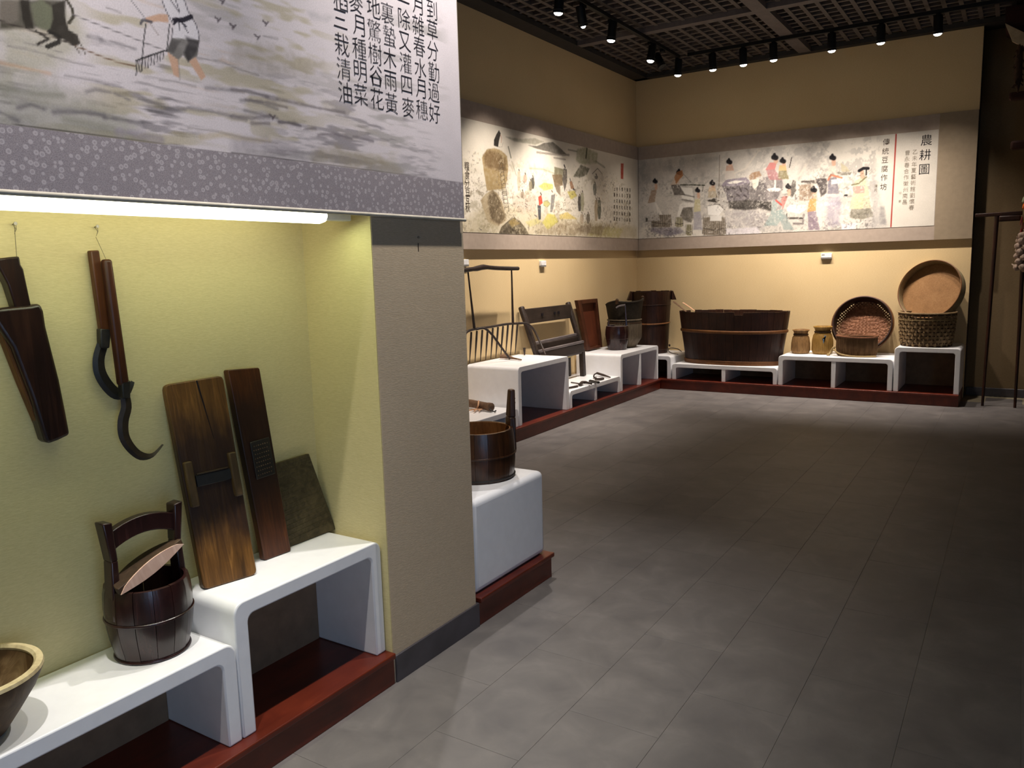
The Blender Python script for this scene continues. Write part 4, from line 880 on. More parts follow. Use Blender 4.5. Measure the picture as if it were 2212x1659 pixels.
 ('p', (232,226,216), 1, 0.0061, 0.5, 0, [(-2.555,2.326),(-2.464,2.335),(-2.363,2.312),(-2.423,2.286),(-2.524,2.294)]),
 ('s', (228,220,210), 0.95, 0.024, 0.5, 0, [(-2.463,2.500),(-2.455,2.389),(-2.459,2.329)]),
 ('p', (85,80,74), 0.9, 0.01, 0.5, 0.4, [(-2.256,2.404),(-2.226,2.391),(-2.223,2.272),(-2.261,2.205),(-2.302,2.238)]),
 ('p', (140,118,96), 0.85, 0.01, 0.5, 0.5, [(-2.186,2.339),(-2.031,2.346),(-2.026,2.159),(-2.182,2.170)]),
 ('s', (60,52,48), 0.8, 0.026, 0.6, 0.6, [(-2.158,2.376),(-2.032,2.376)]),
 ('p', (230,224,214), 1, 0.006, 0.5, 0, [(-2.318,2.099),(-2.279,2.126),(-2.112,2.116),(-2.101,2.065),(-2.178,2.020),(-2.317,2.058)]),
 ('s', (60,52,48), 0.8, 0.016, 0.4, 0, [(-2.317,2.028),(-2.314,1.927)]),
 ('s', (50,44,40), 0.85, 0.025, 0.5, 0.3, [(-2.296,1.977),(-2.137,1.968)]),
 ('s', (90,80,80), 0.7, 0.03, 0.6, 0.4, [(-2.234,1.913),(-2.136,1.908),(-2.129,2.007)]),
 ('p', (105,98,115), 0.7, 0.022, 0.5, 0.6, [(-3.971,1.947),(-3.605,1.940),(-3.536,1.871),(-3.768,1.838),(-3.995,1.903)]),
 ('p', (52,48,42), 0.9, 0.006, 0.5, 0, [(-3.256,2.241),(-3.179,2.262),(-3.103,2.231),(-3.135,2.207),(-3.245,2.230)]),
 ('s', (60,56,50), 0.8, 0.007, 0.3, 0, [(-3.256,2.178),(-3.113,2.190),(-3.036,2.111)]),
 ('p', (205,198,190), 0.9, 0.011, 0.5, 0.4, [(-4.022,2.281),(-3.937,2.275),(-3.857,2.029),(-3.982,2.036)]),
 ('p', (160,135,115), 0.95, 0.008, 0.5, 0.25, [(-3.978,2.413),(-3.908,2.418),(-3.933,2.265),(-4.028,2.257)]),
 ('s', (205,165,140), 0.95, 0.043, 0.5, 0, [(-3.918,2.476),(-3.915,2.433)]),
 ('s', (30,28,30), 0.95, 0.048, 0.4, 0, [(-3.939,2.522),(-3.915,2.512)]),
 ('s', (30,28,30), 0.9, 0.026, 0.4, 0, [(-3.931,2.546),(-3.923,2.528)]),
 ('p', (85,78,72), 0.9, 0.011, 0.5, 0.4, [(-3.722,2.472),(-3.624,2.464),(-3.533,2.324),(-3.675,2.334)]),
 ('p', (205,185,165), 0.95, 0.008, 0.5, 0.25, [(-3.671,2.543),(-3.591,2.542),(-3.620,2.459),(-3.728,2.459)]),
 ('s', (205,165,140), 0.95, 0.05, 0.5, 0, [(-3.602,2.575),(-3.599,2.551)]),
 ('s', (30,28,30), 0.95, 0.055, 0.4, 0, [(-3.626,2.605),(-3.599,2.594)]),
 ('s', (30,28,30), 0.9, 0.031, 0.4, 0, [(-3.617,2.633),(-3.608,2.609)]),
 ('p', (165,110,70), 0.9, 0.008, 0.5, 0.3, [(-3.677,2.549),(-3.643,2.610),(-3.574,2.626),(-3.562,2.561),(-3.608,2.522),(-3.654,2.461)]),
 ('p', (200,190,180), 0.9, 0.01, 0.5, 0.4, [(-3.030,2.579),(-2.940,2.571),(-2.917,2.477),(-3.050,2.487)]),
 ('p', (185,150,130), 0.95, 0.008, 0.5, 0.25, [(-3.028,2.631),(-2.954,2.628),(-2.935,2.567),(-3.035,2.570)]),
 ('s', (205,165,140), 0.95, 0.048, 0.5, 0, [(-2.984,2.653),(-2.981,2.636)]),
 ('s', (30,28,30), 0.95, 0.053, 0.4, 0, [(-3.006,2.676),(-2.981,2.665)]),
 ('s', (30,28,30), 0.9, 0.029, 0.4, 0, [(-2.998,2.703),(-2.990,2.680)]),
 ('p', (180,165,140), 0.9, 0.01, 0.5, 0.4, [(-3.242,2.356),(-3.156,2.350),(-3.125,2.264),(-3.250,2.272)]),
 ('p', (205,175,140), 0.95, 0.009, 0.5, 0.25, [(-3.232,2.402),(-3.162,2.401),(-3.152,2.346),(-3.247,2.348)]),
 ('s', (205,165,140), 0.95, 0.045, 0.5, 0, [(-3.187,2.422),(-3.184,2.407)]),
 ('s', (30,28,30), 0.95, 0.05, 0.4, 0, [(-3.208,2.444),(-3.184,2.434)]),
 ('s', (30,28,30), 0.9, 0.027, 0.4, 0, [(-3.200,2.470),(-3.192,2.449)]),
 ('p', (160,155,160), 0.9, 0.011, 0.5, 0.4, [(-3.421,2.135),(-3.341,2.130),(-3.309,1.893),(-3.427,1.899)]),
 ('p', (200,190,150), 0.95, 0.009, 0.5, 0.25, [(-3.412,2.266),(-3.346,2.270),(-3.337,2.120),(-3.426,2.111)]),
 ('s', (205,165,140), 0.95, 0.042, 0.5, 0, [(-3.369,2.328),(-3.366,2.286)]),
 ('s', (30,28,30), 0.95, 0.047, 0.4, 0, [(-3.389,2.373),(-3.367,2.363)]),
 ('s', (30,28,30), 0.9, 0.025, 0.4, 0, [(-3.382,2.397),(-3.375,2.378)]),
 ('p', (170,120,120), 0.9, 0.01, 0.5, 0.4, [(-2.565,2.554),(-2.466,2.545),(-2.380,2.413),(-2.524,2.425)]),
 ('p', (200,125,120), 0.95, 0.008, 0.5, 0.25, [(-2.521,2.620),(-2.441,2.618),(-2.461,2.540),(-2.571,2.542)]),
 ('s', (205,165,140), 0.95, 0.054, 0.5, 0, [(-2.455,2.649),(-2.451,2.626)]),
 ('s', (30,28,30), 0.95, 0.06, 0.4, 0, [(-2.479,2.677),(-2.452,2.667)]),
 ('s', (30,28,30), 0.9, 0.033, 0.4, 0, [(-2.471,2.709),(-2.461,2.682)]),
 ('p', (130,120,85), 0.9, 0.01, 0.5, 0.4, [(-2.417,2.526),(-2.333,2.519),(-2.301,2.417),(-2.424,2.427)]),
 ('p', (205,175,120), 0.95, 0.0081, 0.5, 0.25, [(-2.409,2.581),(-2.340,2.579),(-2.329,2.515),(-2.422,2.517)]),
 ('s', (205,165,140), 0.95, 0.046, 0.5, 0, [(-2.365,2.605),(-2.362,2.587)]),
 ('s', (30,28,30), 0.95, 0.052, 0.4, 0, [(-2.386,2.629),(-2.362,2.619)]),
 ('s', (30,28,30), 0.9, 0.028, 0.4, 0, [(-2.379,2.656),(-2.370,2.633)]),
 ('s', (60,52,48), 0.9, 0.01, 0.3, 0, [(-2.277,2.652),(-2.299,2.546)]),
 ('p', (150,115,85), 0.85, 0.01, 0.5, 0.5, [(-2.765,2.485),(-2.724,2.522),(-2.641,2.535),(-2.610,2.482),(-2.691,2.448),(-2.743,2.442)]),
 ('p', (150,160,155), 0.9, 0.01, 0.5, 0.4, [(-2.445,2.096),(-2.366,2.091),(-2.233,1.842),(-2.347,1.848)]),
 ('p', (200,130,120), 0.95, 0.008, 0.5, 0.25, [(-2.368,2.227),(-2.305,2.232),(-2.362,2.082),(-2.449,2.072)]),
 ('s', (205,165,140), 0.95, 0.044, 0.5, 0, [(-2.298,2.289),(-2.295,2.246)]),
 ('s', (30,28,30), 0.95, 0.048, 0.4, 0, [(-2.318,2.335),(-2.297,2.325)]),
 ('s', (30,28,30), 0.9, 0.027, 0.4, 0, [(-2.312,2.359),(-2.304,2.340)]),
 ('p', (150,165,160), 0.85, 0.012, 0.5, 0.4, [(-2.481,2.190),(-2.380,2.183),(-2.356,1.980),(-2.425,1.902),(-2.578,1.900),(-2.499,2.039)]),
 ('s', (200,80,70), 0.85, 0.022, 0.4, 0, [(-2.441,2.187),(-2.379,2.133)]),
 ('p', (60,56,50), 0.85, 0.006, 0.5, 0, [(-4.055,2.084),(-4.025,2.071),(-4.031,2.027),(-4.055,2.029)]),
 ('p', (130,112,125), 0.9, 0.01, 0.5, 0.4, [(-2.088,2.057),(-2.001,2.052),(-1.945,1.828),(-2.072,1.834)]),
 ('p', (205,150,90), 0.95, 0.008, 0.5, 0.25, [(-2.067,2.179),(-1.997,2.183),(-1.997,2.043),(-2.093,2.035)]),
 ('s', (205,165,140), 0.95, 0.049, 0.5, 0, [(-2.017,2.237),(-2.013,2.198)]),
 ('s', (30,28,30), 0.95, 0.054, 0.4, 0, [(-2.039,2.280),(-2.015,2.270)]),
 ('s', (30,28,30), 0.9, 0.03, 0.4, 0, [(-2.032,2.309),(-2.024,2.285)]),
 ('p', (232,226,220), 1, 0.005, 0.5, 0, [(-1.908,2.129),(-1.777,2.121),(-1.796,2.091),(-1.907,2.093)]),
 ('p', (120,115,125), 0.9, 0.011, 0.5, 0.4, [(-1.875,2.417),(-1.791,2.410),(-1.755,2.212),(-1.879,2.221)]),
 ('p', (215,200,185), 0.95, 0.0081, 0.5, 0.25, [(-1.869,2.525),(-1.800,2.527),(-1.787,2.402),(-1.880,2.397)]),
 ('s', (205,165,140), 0.95, 0.048, 0.5, 0, [(-1.826,2.576),(-1.822,2.541)]),
 ('s', (30,28,30), 0.95, 0.054, 0.4, 0, [(-1.848,2.615),(-1.824,2.605)]),
 ('s', (30,28,30), 0.9, 0.029, 0.4, 0, [(-1.841,2.643),(-1.832,2.620)]),
 ('p', (232,226,216), 0.95, 0.006, 0.5, 0, [(-1.845,2.373),(-1.716,2.373),(-1.715,2.332),(-1.843,2.321)]),
 ('p', (135,130,118), 0.95, 0.006, 0.5, 0.2, [(-1.797,2.451),(-1.630,2.437),(-1.649,2.408),(-1.747,2.411)]),
 ('p', (190,180,150), 0.9, 0.006, 0.5, 0.2, [(-1.751,2.549),(-1.681,2.492),(-1.650,2.439),(-1.738,2.451)]),
 ('s', (190,110,80), 0.8, 0.025, 0.5, 0, [(-1.875,2.375),(-1.846,2.425),(-1.736,2.385)]),
 ('p', (62,56,56), 0.9, 0.015, 0.5, 0.4, [(-2.017,2.408),(-1.885,2.387),(-1.890,2.232),(-1.950,2.195),(-1.973,2.300)]),
 ('s', (70,64,58), 0.8, 0.031, 0.6, 0.6, [(-2.118,2.363),(-1.995,2.354)]),
 ('p', (205,195,165), 0.95, 0.008, 0.5, 0.2, [(-1.598,2.343),(-1.503,2.386),(-1.461,2.262),(-1.424,2.037),(-1.646,2.041),(-1.613,2.212)]),
 ('p', (205,150,140), 0.9, 0.0081, 0.5, 0.3, [(-1.615,2.284),(-1.500,2.285),(-1.497,2.204),(-1.573,2.184),(-1.614,2.233)]),
 ('p', (215,205,165), 1, 0.006, 0.5, 0, [(-1.593,2.201),(-1.507,2.205),(-1.510,2.032),(-1.597,2.038)]),
 ('p', (125,120,105), 0.9, 0.013, 0.5, 0.5, [(-1.627,2.039),(-1.424,2.037),(-1.392,1.944),(-1.526,1.921),(-1.634,1.947)]),
 ('s', (205,165,140), 0.95, 0.051, 0.5, 0, [(-1.529,2.428),(-1.522,2.378)]),
 ('s', (30,28,30), 0.95, 0.034, 0.4, 0, [(-1.558,2.446),(-1.516,2.468),(-1.468,2.463)]),
 ('s', (30,28,30), 0.95, 0.016, 0.4, 0, [(-1.486,2.445),(-1.485,2.395)]),
 ('s', (120,115,85), 0.85, 0.018, 0.4, 0, [(-1.626,2.300),(-1.558,2.310),(-1.484,2.374)]),
 ('s', (30,28,30), 0.85, 0.019, 0.4, 0, [(-1.696,2.193),(-1.676,2.191)]),
 ('p', (160,156,155), 0.6, 0.05, 0.5, 0.7, [(-1.428,2.400),(-1.399,2.397),(-1.341,2.103),(-1.256,1.826),(-1.542,1.829),(-1.412,1.955)]),
 ('p', (140,136,135), 0.6, 0.02, 0.5, 0.6, [(-1.339,2.042),(-1.292,2.049),(-1.266,1.856),(-1.332,1.860)]),
 ('p', (150,145,140), 0.5, 0.052, 0.5, 0.8, [(-2.128,2.749),(-1.876,2.764),(-1.923,2.647),(-1.989,2.509),(-2.120,2.437)]),
 ('p', (150,140,160), 0.6, 0.042, 0.5, 0.6, [(-1.869,2.189),(-1.730,2.200),(-1.740,1.870),(-1.899,1.847)]),
 ('p', (222,215,222), 0.8, 0.015, 0.5, 0.2, [(-1.720,1.880),(-1.563,1.882),(-1.580,1.816),(-1.718,1.822)]),
 ('p', (165,50,42), 1, 0.003, 0.5, 0, [(-1.212,2.799),(-1.199,2.797),(-1.213,1.822),(-1.225,1.822)]),
 ('w', (80,74,70), 0.5, 0.018, 0.59, 1.0, [(-4.150,1.780),(-1.350,2.500)]),
 ('w', (225,218,206), 0.55, 0.02, 0.58, 1.0, [(-4.150,1.780),(-1.350,2.550)])],
}
TEXTS = [('L','稻',1.934,2.341,0.077,'ink'),
 ('L','三',1.928,2.282,0.077,'ink'),
 ('L','栽',1.929,2.207,0.077,'ink'),
 ('L','清',1.932,2.134,0.077,'ink'),
 ('L','油',1.932,2.063,0.077,'ink'),
 ('L','麥',2.003,2.351,0.077,'ink'),
 ('L','月',2.011,2.282,0.077,'ink'),
 ('L','種',2.008,2.210,0.077,'ink'),
 ('L','明',2.007,2.141,0.077,'ink'),
 ('L','菜',2.004,2.068,0.077,'ink'),
 ('L','地',2.086,2.355,0.078,'ink'),
 ('L','驚',2.084,2.282,0.078,'ink'),
 ('L','樹',2.082,2.209,0.078,'ink'),
 ('L','谷',2.082,2.139,0.078,'ink'),
 ('L','花',2.082,2.067,0.078,'ink'),
 ('L','裏',2.154,2.353,0.078,'ink'),
 ('L','蟄',2.159,2.281,0.078,'ink'),
 ('L','木',2.155,2.210,0.078,'ink'),
 ('L','雨',2.154,2.137,0.078,'ink'),
 ('L','黃',2.153,2.064,0.078,'ink'),
 ('L','一',2.240,2.412,0.078,'ink'),
 ('L','除',2.240,2.355,0.078,'ink'),
 ('L','又',2.238,2.281,0.078,'ink'),
 ('L','灌',2.238,2.210,0.078,'ink'),
 ('L','四',2.238,2.137,0.078,'ink'),
 ('L','麥',2.241,2.063,0.078,'ink'),
 ('L','月',2.317,2.421,0.078,'ink'),
 ('L','雜',2.316,2.351,0.078,'ink'),
 ('L','春',2.317,2.281,0.078,'ink'),
 ('L','水',2.318,2.208,0.078,'ink'),
 ('L','月',2.315,2.138,0.078,'ink'),
 ('L','穗',2.317,2.066,0.078,'ink'),
 ('L','到',2.398,2.424,0.078,'ink'),
 ('L','草',2.396,2.355,0.078,'ink'),
 ('L','分',2.394,2.282,0.078,'ink'),
 ('L','勤',2.395,2.209,0.078,'ink'),
 ('L','過',2.390,2.138,0.078,'ink'),
 ('L','好',2.390,2.064,0.078,'ink'),
 ('B','農',-0.914,2.702,0.125,'ink'),
 ('B','耕',-0.921,2.553,0.125,'ink'),
 ('B','圖',-0.923,2.406,0.125,'ink'),
 ('B','乙',-1.016,2.591,0.058,'faint'),
 ('B','未',-1.018,2.528,0.058,'faint'),
 ('B','年',-1.019,2.465,0.058,'faint'),
 ('B','夏',-1.020,2.402,0.058,'faint'),
 ('B','藝',-1.021,2.338,0.058,'faint'),
 ('B','術',-1.022,2.275,0.058,'faint'),
 ('B','館',-1.023,2.211,0.058,'faint'),
 ('B','劉',-1.024,2.147,0.058,'faint'),
 ('B','懷',-1.026,2.083,0.058,'faint'),
 ('B','春',-1.027,2.019,0.058,'faint'),
 ('B','曹',-1.088,2.589,0.058,'faint'),
 ('B','永',-1.089,2.526,0.058,'faint'),
 ('B','春',-1.089,2.463,0.058,'faint'),
 ('B','合',-1.090,2.400,0.058,'faint'),
 ('B','作',-1.091,2.337,0.058,'faint'),
 ('B','徽',-1.091,2.273,0.058,'faint'),
 ('B','州',-1.092,2.209,0.058,'faint'),
 ('B','南',-1.093,2.145,0.058,'faint'),
 ('B','昌',-1.094,2.081,0.058,'faint'),
 ('B','印',-1.142,2.176,0.03,'faint'),
 ('B','章',-1.142,2.092,0.03,'faint'),
 ('B','傳',-1.298,2.722,0.078,'brown'),
 ('B','統',-1.302,2.627,0.078,'brown'),
 ('B','豆',-1.304,2.536,0.078,'brown'),
 ('B','腐',-1.304,2.443,0.078,'brown'),
 ('B','作',-1.306,2.352,0.078,'brown'),
 ('B','坊',-1.308,2.256,0.078,'brown'),
 ('B','清',-1.384,2.269,0.04,'faint'),
 ('B','月',-1.386,2.227,0.04,'faint'),
 ('F','上',8.850,2.397,0.052,'brown'),
 ('F','本',8.922,2.400,0.052,'brown'),
 ('F','小',8.995,2.402,0.052,'brown'),
 ('F','情',9.069,2.405,0.052,'brown'),
 ('F','不',9.144,2.407,0.052,'brown'),
 ('F','雞',9.220,2.409,0.052,'brown'),
 ('F','家',9.296,2.412,0.052,'brown'),
 ('F','麗',8.847,2.327,0.052,'brown'),
 ('F','食',8.919,2.329,0.052,'brown'),
 ('F','人',8.993,2.331,0.052,'brown'),
 ('F','香',9.067,2.333,0.052,'brown'),
 ('F','心',9.141,2.335,0.052,'brown'),
 ('F','落',9.217,2.337,0.052,'brown'),
 ('F','農',9.294,2.339,0.052,'brown'),
 ('F','大',8.845,2.256,0.052,'brown'),
 ('F','花',8.917,2.258,0.052,'brown'),
 ('F','過',8.990,2.259,0.052,'brown'),
 ('F','飯',9.064,2.261,0.052,'brown'),
 ('F','平',9.139,2.262,0.052,'brown'),
 ('F','作',9.215,2.264,0.052,'brown'),
 ('F','風',9.292,2.265,0.052,'brown'),
 ('F','蘭',8.842,2.186,0.052,'brown'),
 ('F','糧',8.915,2.187,0.052,'brown'),
 ('F','也',8.988,2.188,0.052,'brown'),
 ('F','粒',9.062,2.189,0.052,'brown'),
 ('F','稻',9.137,2.190,0.052,'brown'),
 ('F','肥',9.213,2.191,0.052,'brown'),
 ('F','真',9.290,2.192,0.052,'brown'),
 ('F','愛',8.840,2.115,0.052,'brown'),
 ('F','苦',8.912,2.115,0.052,'brown'),
 ('F','大',8.985,2.116,0.052,'brown'),
 ('F','福',9.060,2.117,0.052,'brown'),
 ('F','勤',9.135,2.117,0.052,'brown'),
 ('F','少',9.211,2.118,0.052,'brown'),
 ('F','裏',9.288,2.118,0.052,'brown'),
 ('F','滿',8.837,2.044,0.052,'brown'),
 ('F','肥',8.910,2.044,0.052,'brown'),
 ('F','年',8.983,2.044,0.052,'brown'),
 ('F','了',9.057,2.044,0.052,'brown'),
 ('F','心',9.133,2.044,0.052,'brown'),
 ('F','黃',9.209,2.045,0.052,'brown'),
 ('F','豆',9.286,2.045,0.052,'brown'),
 ('F','糧',5.833,2.390,0.085,'brown'),
 ('F','食',5.834,2.316,0.085,'brown'),
 ('F','分',5.827,2.244,0.085,'brown'),
 ('F','豆',5.831,2.171,0.085,'brown'),
 ('F','互',5.829,2.102,0.085,'brown'),
 ('F','秋',5.825,2.033,0.085,'brown')]
INKS = dict(ink='ink', brown='ink_brown', faint='ink_faint')
dg = bpy.context.evaluated_depsgraph_get
def glyphs(plane, parent, at):
    """each kind of ink on a scroll is one flat print of the characters"""
    groups = {}
    for pl, ch, u, v, size, c in TEXTS:
        if pl == plane: groups.setdefault(c, []).append((ch, u, v, size))
    for c, items in groups.items():
        out = MB()
        cu = bpy.data.curves.new('glyph', 'FONT'); to = bpy.data.objects.new('glyph', cu); C.objects.link(to)
        cu.size = 1.0; cu.resolution_u = 3; cu.offset = -.013 if plane == 'L' else -.003
        for ch, u, v, size in items:
            cu.body = ch
            bpy.context.view_layer.update()
            me = to.evaluated_get(dg()).to_mesh()
            if not len(me.vertices): continue
            xs = [p.co.x for p in me.vertices]; ys = [p.co.y for p in me.vertices]
            s = size*.98; cx = .5*(min(xs)+max(xs)) if ch not in '一二三' else .5; cy = .5*(min(ys)+max(ys)); f = s/1.0*1.08
            if ch == '口': f *= .7
            vs = []
            for p in me.vertices:
                a_, b2 = (p.co.x-cx)*f*.86, (p.co.y-cy)*f*.90
                vs.append((at, u+a_, v+b2) if plane != 'B' else (u+a_, at, v+b2))
            out.add(vs, [tuple(p.vertices) for p in me.polygons]); to.to_mesh_clear()
        bpy.data.objects.remove(to)
        me = bpy.data.meshes.new('lettering'); me.from_pydata(out.v, [], out.f); me.materials.append(MATS[INKS[c]])
        o = bpy.data.objects.new('lettering', me); C.objects.link(o); o.parent = parent; o['kind'] = 'stuff'
# near scroll, hung just proud of the pillar
t = thing('hanging_scroll', 'near hanging scroll with ink farmer, ox and large characters above the niche', 'scroll', (0, 0, 0))
XS = -1.84
MB().box(XS-.008, XS, -.6, 2.555, 1.69, 3.2).build('backing', 'scroll_back', t)
painted('painting', 'x', XS+.0012, .80, 2.550, 1.828, 2.62, .0035, (.86, .82, .83), STROKES['L'], t, 3)
MB().box(XS, XS+.001, -.6, .80, 1.828, 3.2).box(XS, XS+.001, .80, 2.55, 2.62, 3.2).build('upper_paper', 'label_white', t)
MB().box(XS, XS+.0014, -.6, 2.552, 1.690, 1.829).build('brocade_border', 'brocade', t)
MB().tube([(XS-.001, -.6, 1.688), (XS-.001, 2.562, 1.688)], .0065, 10).build('bottom_rod', 'rod_pale', t, smooth=True)
glyphs('L', t, XS+.0022)
# far scroll on the left wall
t = thing('hanging_scroll', 'far scroll on the left wall, haystacks, ladder and threshing figures', 'scroll', (0, 0, 0))
MB().box(-4.198, -4.158, 3.2, 9.555, 1.672, 2.955).build('silk_mount', 'silk_border', t)
painted('painting', 'x', -4.155, 5.3, 9.553, 1.82, 2.797, .0055, (.90, .865, .80), STROKES['F'], t, 11)
MB().box(-4.158, -4.1552, 3.2, 5.3, 1.82, 2.797).build('side_paper', 'label_white', t)
glyphs('F', t, -4.1535)
# back wall scroll
t = thing('hanging_scroll', 'far scroll on the back wall, people making bean curd, red line and title', 'scroll', (0, 0, 0))
MB().box(-4.155, -.80, 9.558, 9.598, 1.672, 2.955).build('silk_mount', 'silk_border', t)
MB().box(-.80, -.452, 9.558, 9.598, 1.672, 2.955).build('end_mount', 'silk_border_right', t)
painted('painting', 'y', 9.555, -4.15, -.805, 1.82, 2.797, .0055, (.87, .84, .79), STROKES['B'], t, 21)
glyphs('B', t, 9.5535)

# ------------------------------------------------------------ small wall pieces
def wall_label(axis, at, u, z, w_, label):
    t = thing('wall_label', label, 'label', (0, 0, 0))
    if axis == 'x':
        MB().box(at, at+.028, u-w_/2, u+w_/2, z-.022, z+.028).build('card', 'label_white', t, bevel=.004)
        MB().box(at, at+.026, u-w_/2, u+w_/2, z-.034, z-.022).build('holder', 'label_grey', t)
    else:
        MB().box(u-w_/2, u+w_/2, at-.028, at, z-.022, z+.028).build('card', 'label_white', t, bevel=.004)
        MB().box(u-w_/2, u+w_/2, at-.026, at, z-.034, z-.022).build('holder', 'label_grey', t)
        MB().box(u-w_*.42, u-w_*.15, at-.0285, at-.0282, z+.006, z+.016).build('print', 'label_grey', t)
    return t
wall_label('x', -4.199, 7.17, 1.533, .10, 'small white card on the left wall above the slatted chair')
wall_label('x', -4.199, 5.79, 1.555, .10, 'small white card on the left wall at the top of the harrow')
wall_label('y', 9.6, -1.875, 1.537, .115, 'small white card on the back wall above the pots')
t = thing('wall_pin', 'tiny bright pin in the pillar just below the scroll', 'pin', (-1.8600, 2.2908, 1.6173))
MB().lathe([(0, 0), (.004, 0), (.0045, .003), (.003, .008), (0, .009)], 12).build('head', 'nail_metal', t, rot=(0, PI/2, 0))
MB().box(-.001, .0006, -.003, .001, -.050, -.020).build('scratch', 'ink_brown', t)

# ------------------------------------------------------------ niche: tools hung on the back wall
XN = -2.19
t = thing('knife_sheath', 'dark wooden sheath with a square handle hanging at the far left of the niche', 'tool', (XN+.004, 1.04, 1.25))
def rel(p, t): return tuple(Vector(p)-Vector(t.location))
def poly_yz(pts, t): return [(p[1]-t.location[1], p[2]-t.location[2]) for p in pts]
MB().prism(poly_yz([(-2.1650, 0.9824, 1.5537), (-2.1650, 1.0161, 1.5582), (-2.1650, 1.0462, 1.5615), (-2.1650, 1.0473, 1.5405), (-2.1650, 1.0527, 1.5287), (-2.1650, 1.0567, 1.4838), (-2.1650, 1.0615, 1.4337), (-2.1650, 1.0226, 1.4288), (-2.1650, 1.0108, 1.4912), (-2.1650, 0.9974, 1.5262)], t), .035, 'x', .008).build('handle', 'sheath_wood', t, bevel=.004)
MB().prism(poly_yz([(-2.1550, 0.9564, 1.4281), (-2.1550, 0.9911, 1.4341), (-2.1550, 1.0523, 1.4366), (-2.1550, 1.0815, 1.4410), (-2.1550, 1.0886, 1.4202), (-2.1550, 1.0899, 1.3789), (-2.1550, 1.0998, 1.3059), (-2.1550, 1.1091, 1.2366), (-2.1550, 1.1167, 1.1475), (-2.1550, 1.1212, 1.0856), (-2.1550, 1.0893, 1.0766), (-2.1550, 1.0623, 1.0719), (-2.1550, 1.0541, 1.0836), (-2.1550, 1.0340, 1.1981), (-2.1550, 1.0017, 1.3340)], t), .045, 'x', .004).build('body', 'sheath_wood', t, bevel=.009, seg=3)
MB().prism(poly_yz([(-2.1650, 0.9577, 1.4188), (-2.1650, 0.9894, 1.4261), (-2.1650, 1.0139, 1.3206), (-2.1650, 1.0423, 1.1864), (-2.1650, 1.0665, 1.0739), (-2.1650, 1.0524, 1.1080), (-2.1650, 1.0180, 1.2362), (-2.1650, 0.9875, 1.3609)], t), .028, 'x', .006).build('side_slab', 'sheath_side', t, bevel=.004)
MB().tube([rel((-2.1850, 1.0625, 1.6418), t), rel((-2.1680, 1.0508, 1.5593), t)], .0008, 6).build('string', 'string_grey', t)
def nail(p, label):
    t = thing('nail', label, 'nail', p)
    MB().tube([(-.006, 0, 0), (.012, 0, .002)], .0016, 8).build('shank', 'nail_metal', t)
    MB().tube([(.012, 0, .002), (.014, 0, .002)], .0045, 10).build('head', 'nail_metal', t)
    MB().tube([(.006, .004, -.001), (.008, .003, -.012), (.006, -.002, -.024), (.008, .002, -.012), (.008, -.004, 0)], .0008, 6).build('loop', 'string_grey', t)
nail((-2.1880, 1.0607, 1.6431), 'small nail in the niche wall above the wooden sheath')
nail((-2.1880, 1.2761, 1.6420), 'small nail in the niche wall above the two sickles')
# sickles
def blade(name, mat, t, cl, wd, th, x):
    """curved flat blade from a centre line of (y,z) with widths"""
    L, R = [], []
    for i, (y, z) in enumerate(cl):
        y0, z0 = cl[max(i-1, 0)]; y1, z1 = cl[min(i+1, len(cl)-1)]
        d = math.hypot(y1-y0, z1-z0); ny, nz_ = -(z1-z0)/d, (y1-y0)/d; h = wd[i]/2
        L.append((y+ny*h, z+nz_*h)); R.append((y-ny*h, z-nz_*h))
    vs = []; fs = []; n = len(cl)
    for i in range(n):
        vs += [(x, L[i][0], L[i][1]), (x+th, (L[i][0]*.35+R[i][0]*.65), (L[i][1]*.35+R[i][1]*.65)), (x, R[i][0], R[i][1]), (x-th*.4, cl[i][0], cl[i][1])]
    for i in range(n-1):
        for k in range(4): fs.append((i*4+k, i*4+(k+1) % 4, i*4+4+(k+1) % 4, i*4+4+k))
    fs += [(3, 2, 1, 0), (n*4-4, n*4-3, n*4-2, n*4-1)]
    return MB().add(vs, fs).build(name, mat, t, smooth=True)
def smoothline(pts, k=4):
    out = []
    for i in range(len(pts)-1):
        p0 = pts[max(i-1, 0)]; p1 = pts[i]; p2 = pts[i+1]; p3 = pts[min(i+2, len(pts)-1)]
        for j in range(k):
            s = j/k
            out.append(tuple(.5*((2*p1[a])+(-p0[a]+p2[a])*s+(2*p0[a]-5*p1[a]+4*p2[a]-p3[a])*s*s+(-p0[a]+3*p1[a]-3*p2[a]+p3[a])*s**3) for a in range(len(p1))))
    out.append(tuple(pts[-1])); return out
def quad_bar(a, b2, wa, wb, th, dx=(1, 0, 0)):
    """flat bar from a to b in the y-z plane"""
    a, b2 = Vector(a), Vector(b2); d = (b2-a).normalized(); n = Vector((1, 0, 0)).cross(d).normalized(); x = Vector(dx)*th/2
    return [a-n*wa/2-x, a+n*wa/2-x, a+n*wa/2+x, a-n*wa/2+x, b2-n*wb/2-x, b2+n*wb/2-x, b2+n*wb/2+x, b2-n*wb/2+x]
t = thing('sickle', 'left sickle of the pair, light brown handle and black hooked blade behind', 'sickle', (-2.172, 1.25, 1.58))
MB().hexa(quad_bar(rel((-2.1720, 1.2548, 1.5776), t), rel((-2.1720, 1.2645, 1.3535), t), .026, .030, .020)).build('handle', 'sickle_wood', t, bevel=.004)
MB().hexa(quad_bar(rel((-2.1720, 1.2625, 1.3602), t), rel((-2.1720, 1.2555, 1.3059), t), .032, .026, .023)).build('ferrule', 'iron_black', t, bevel=.004)
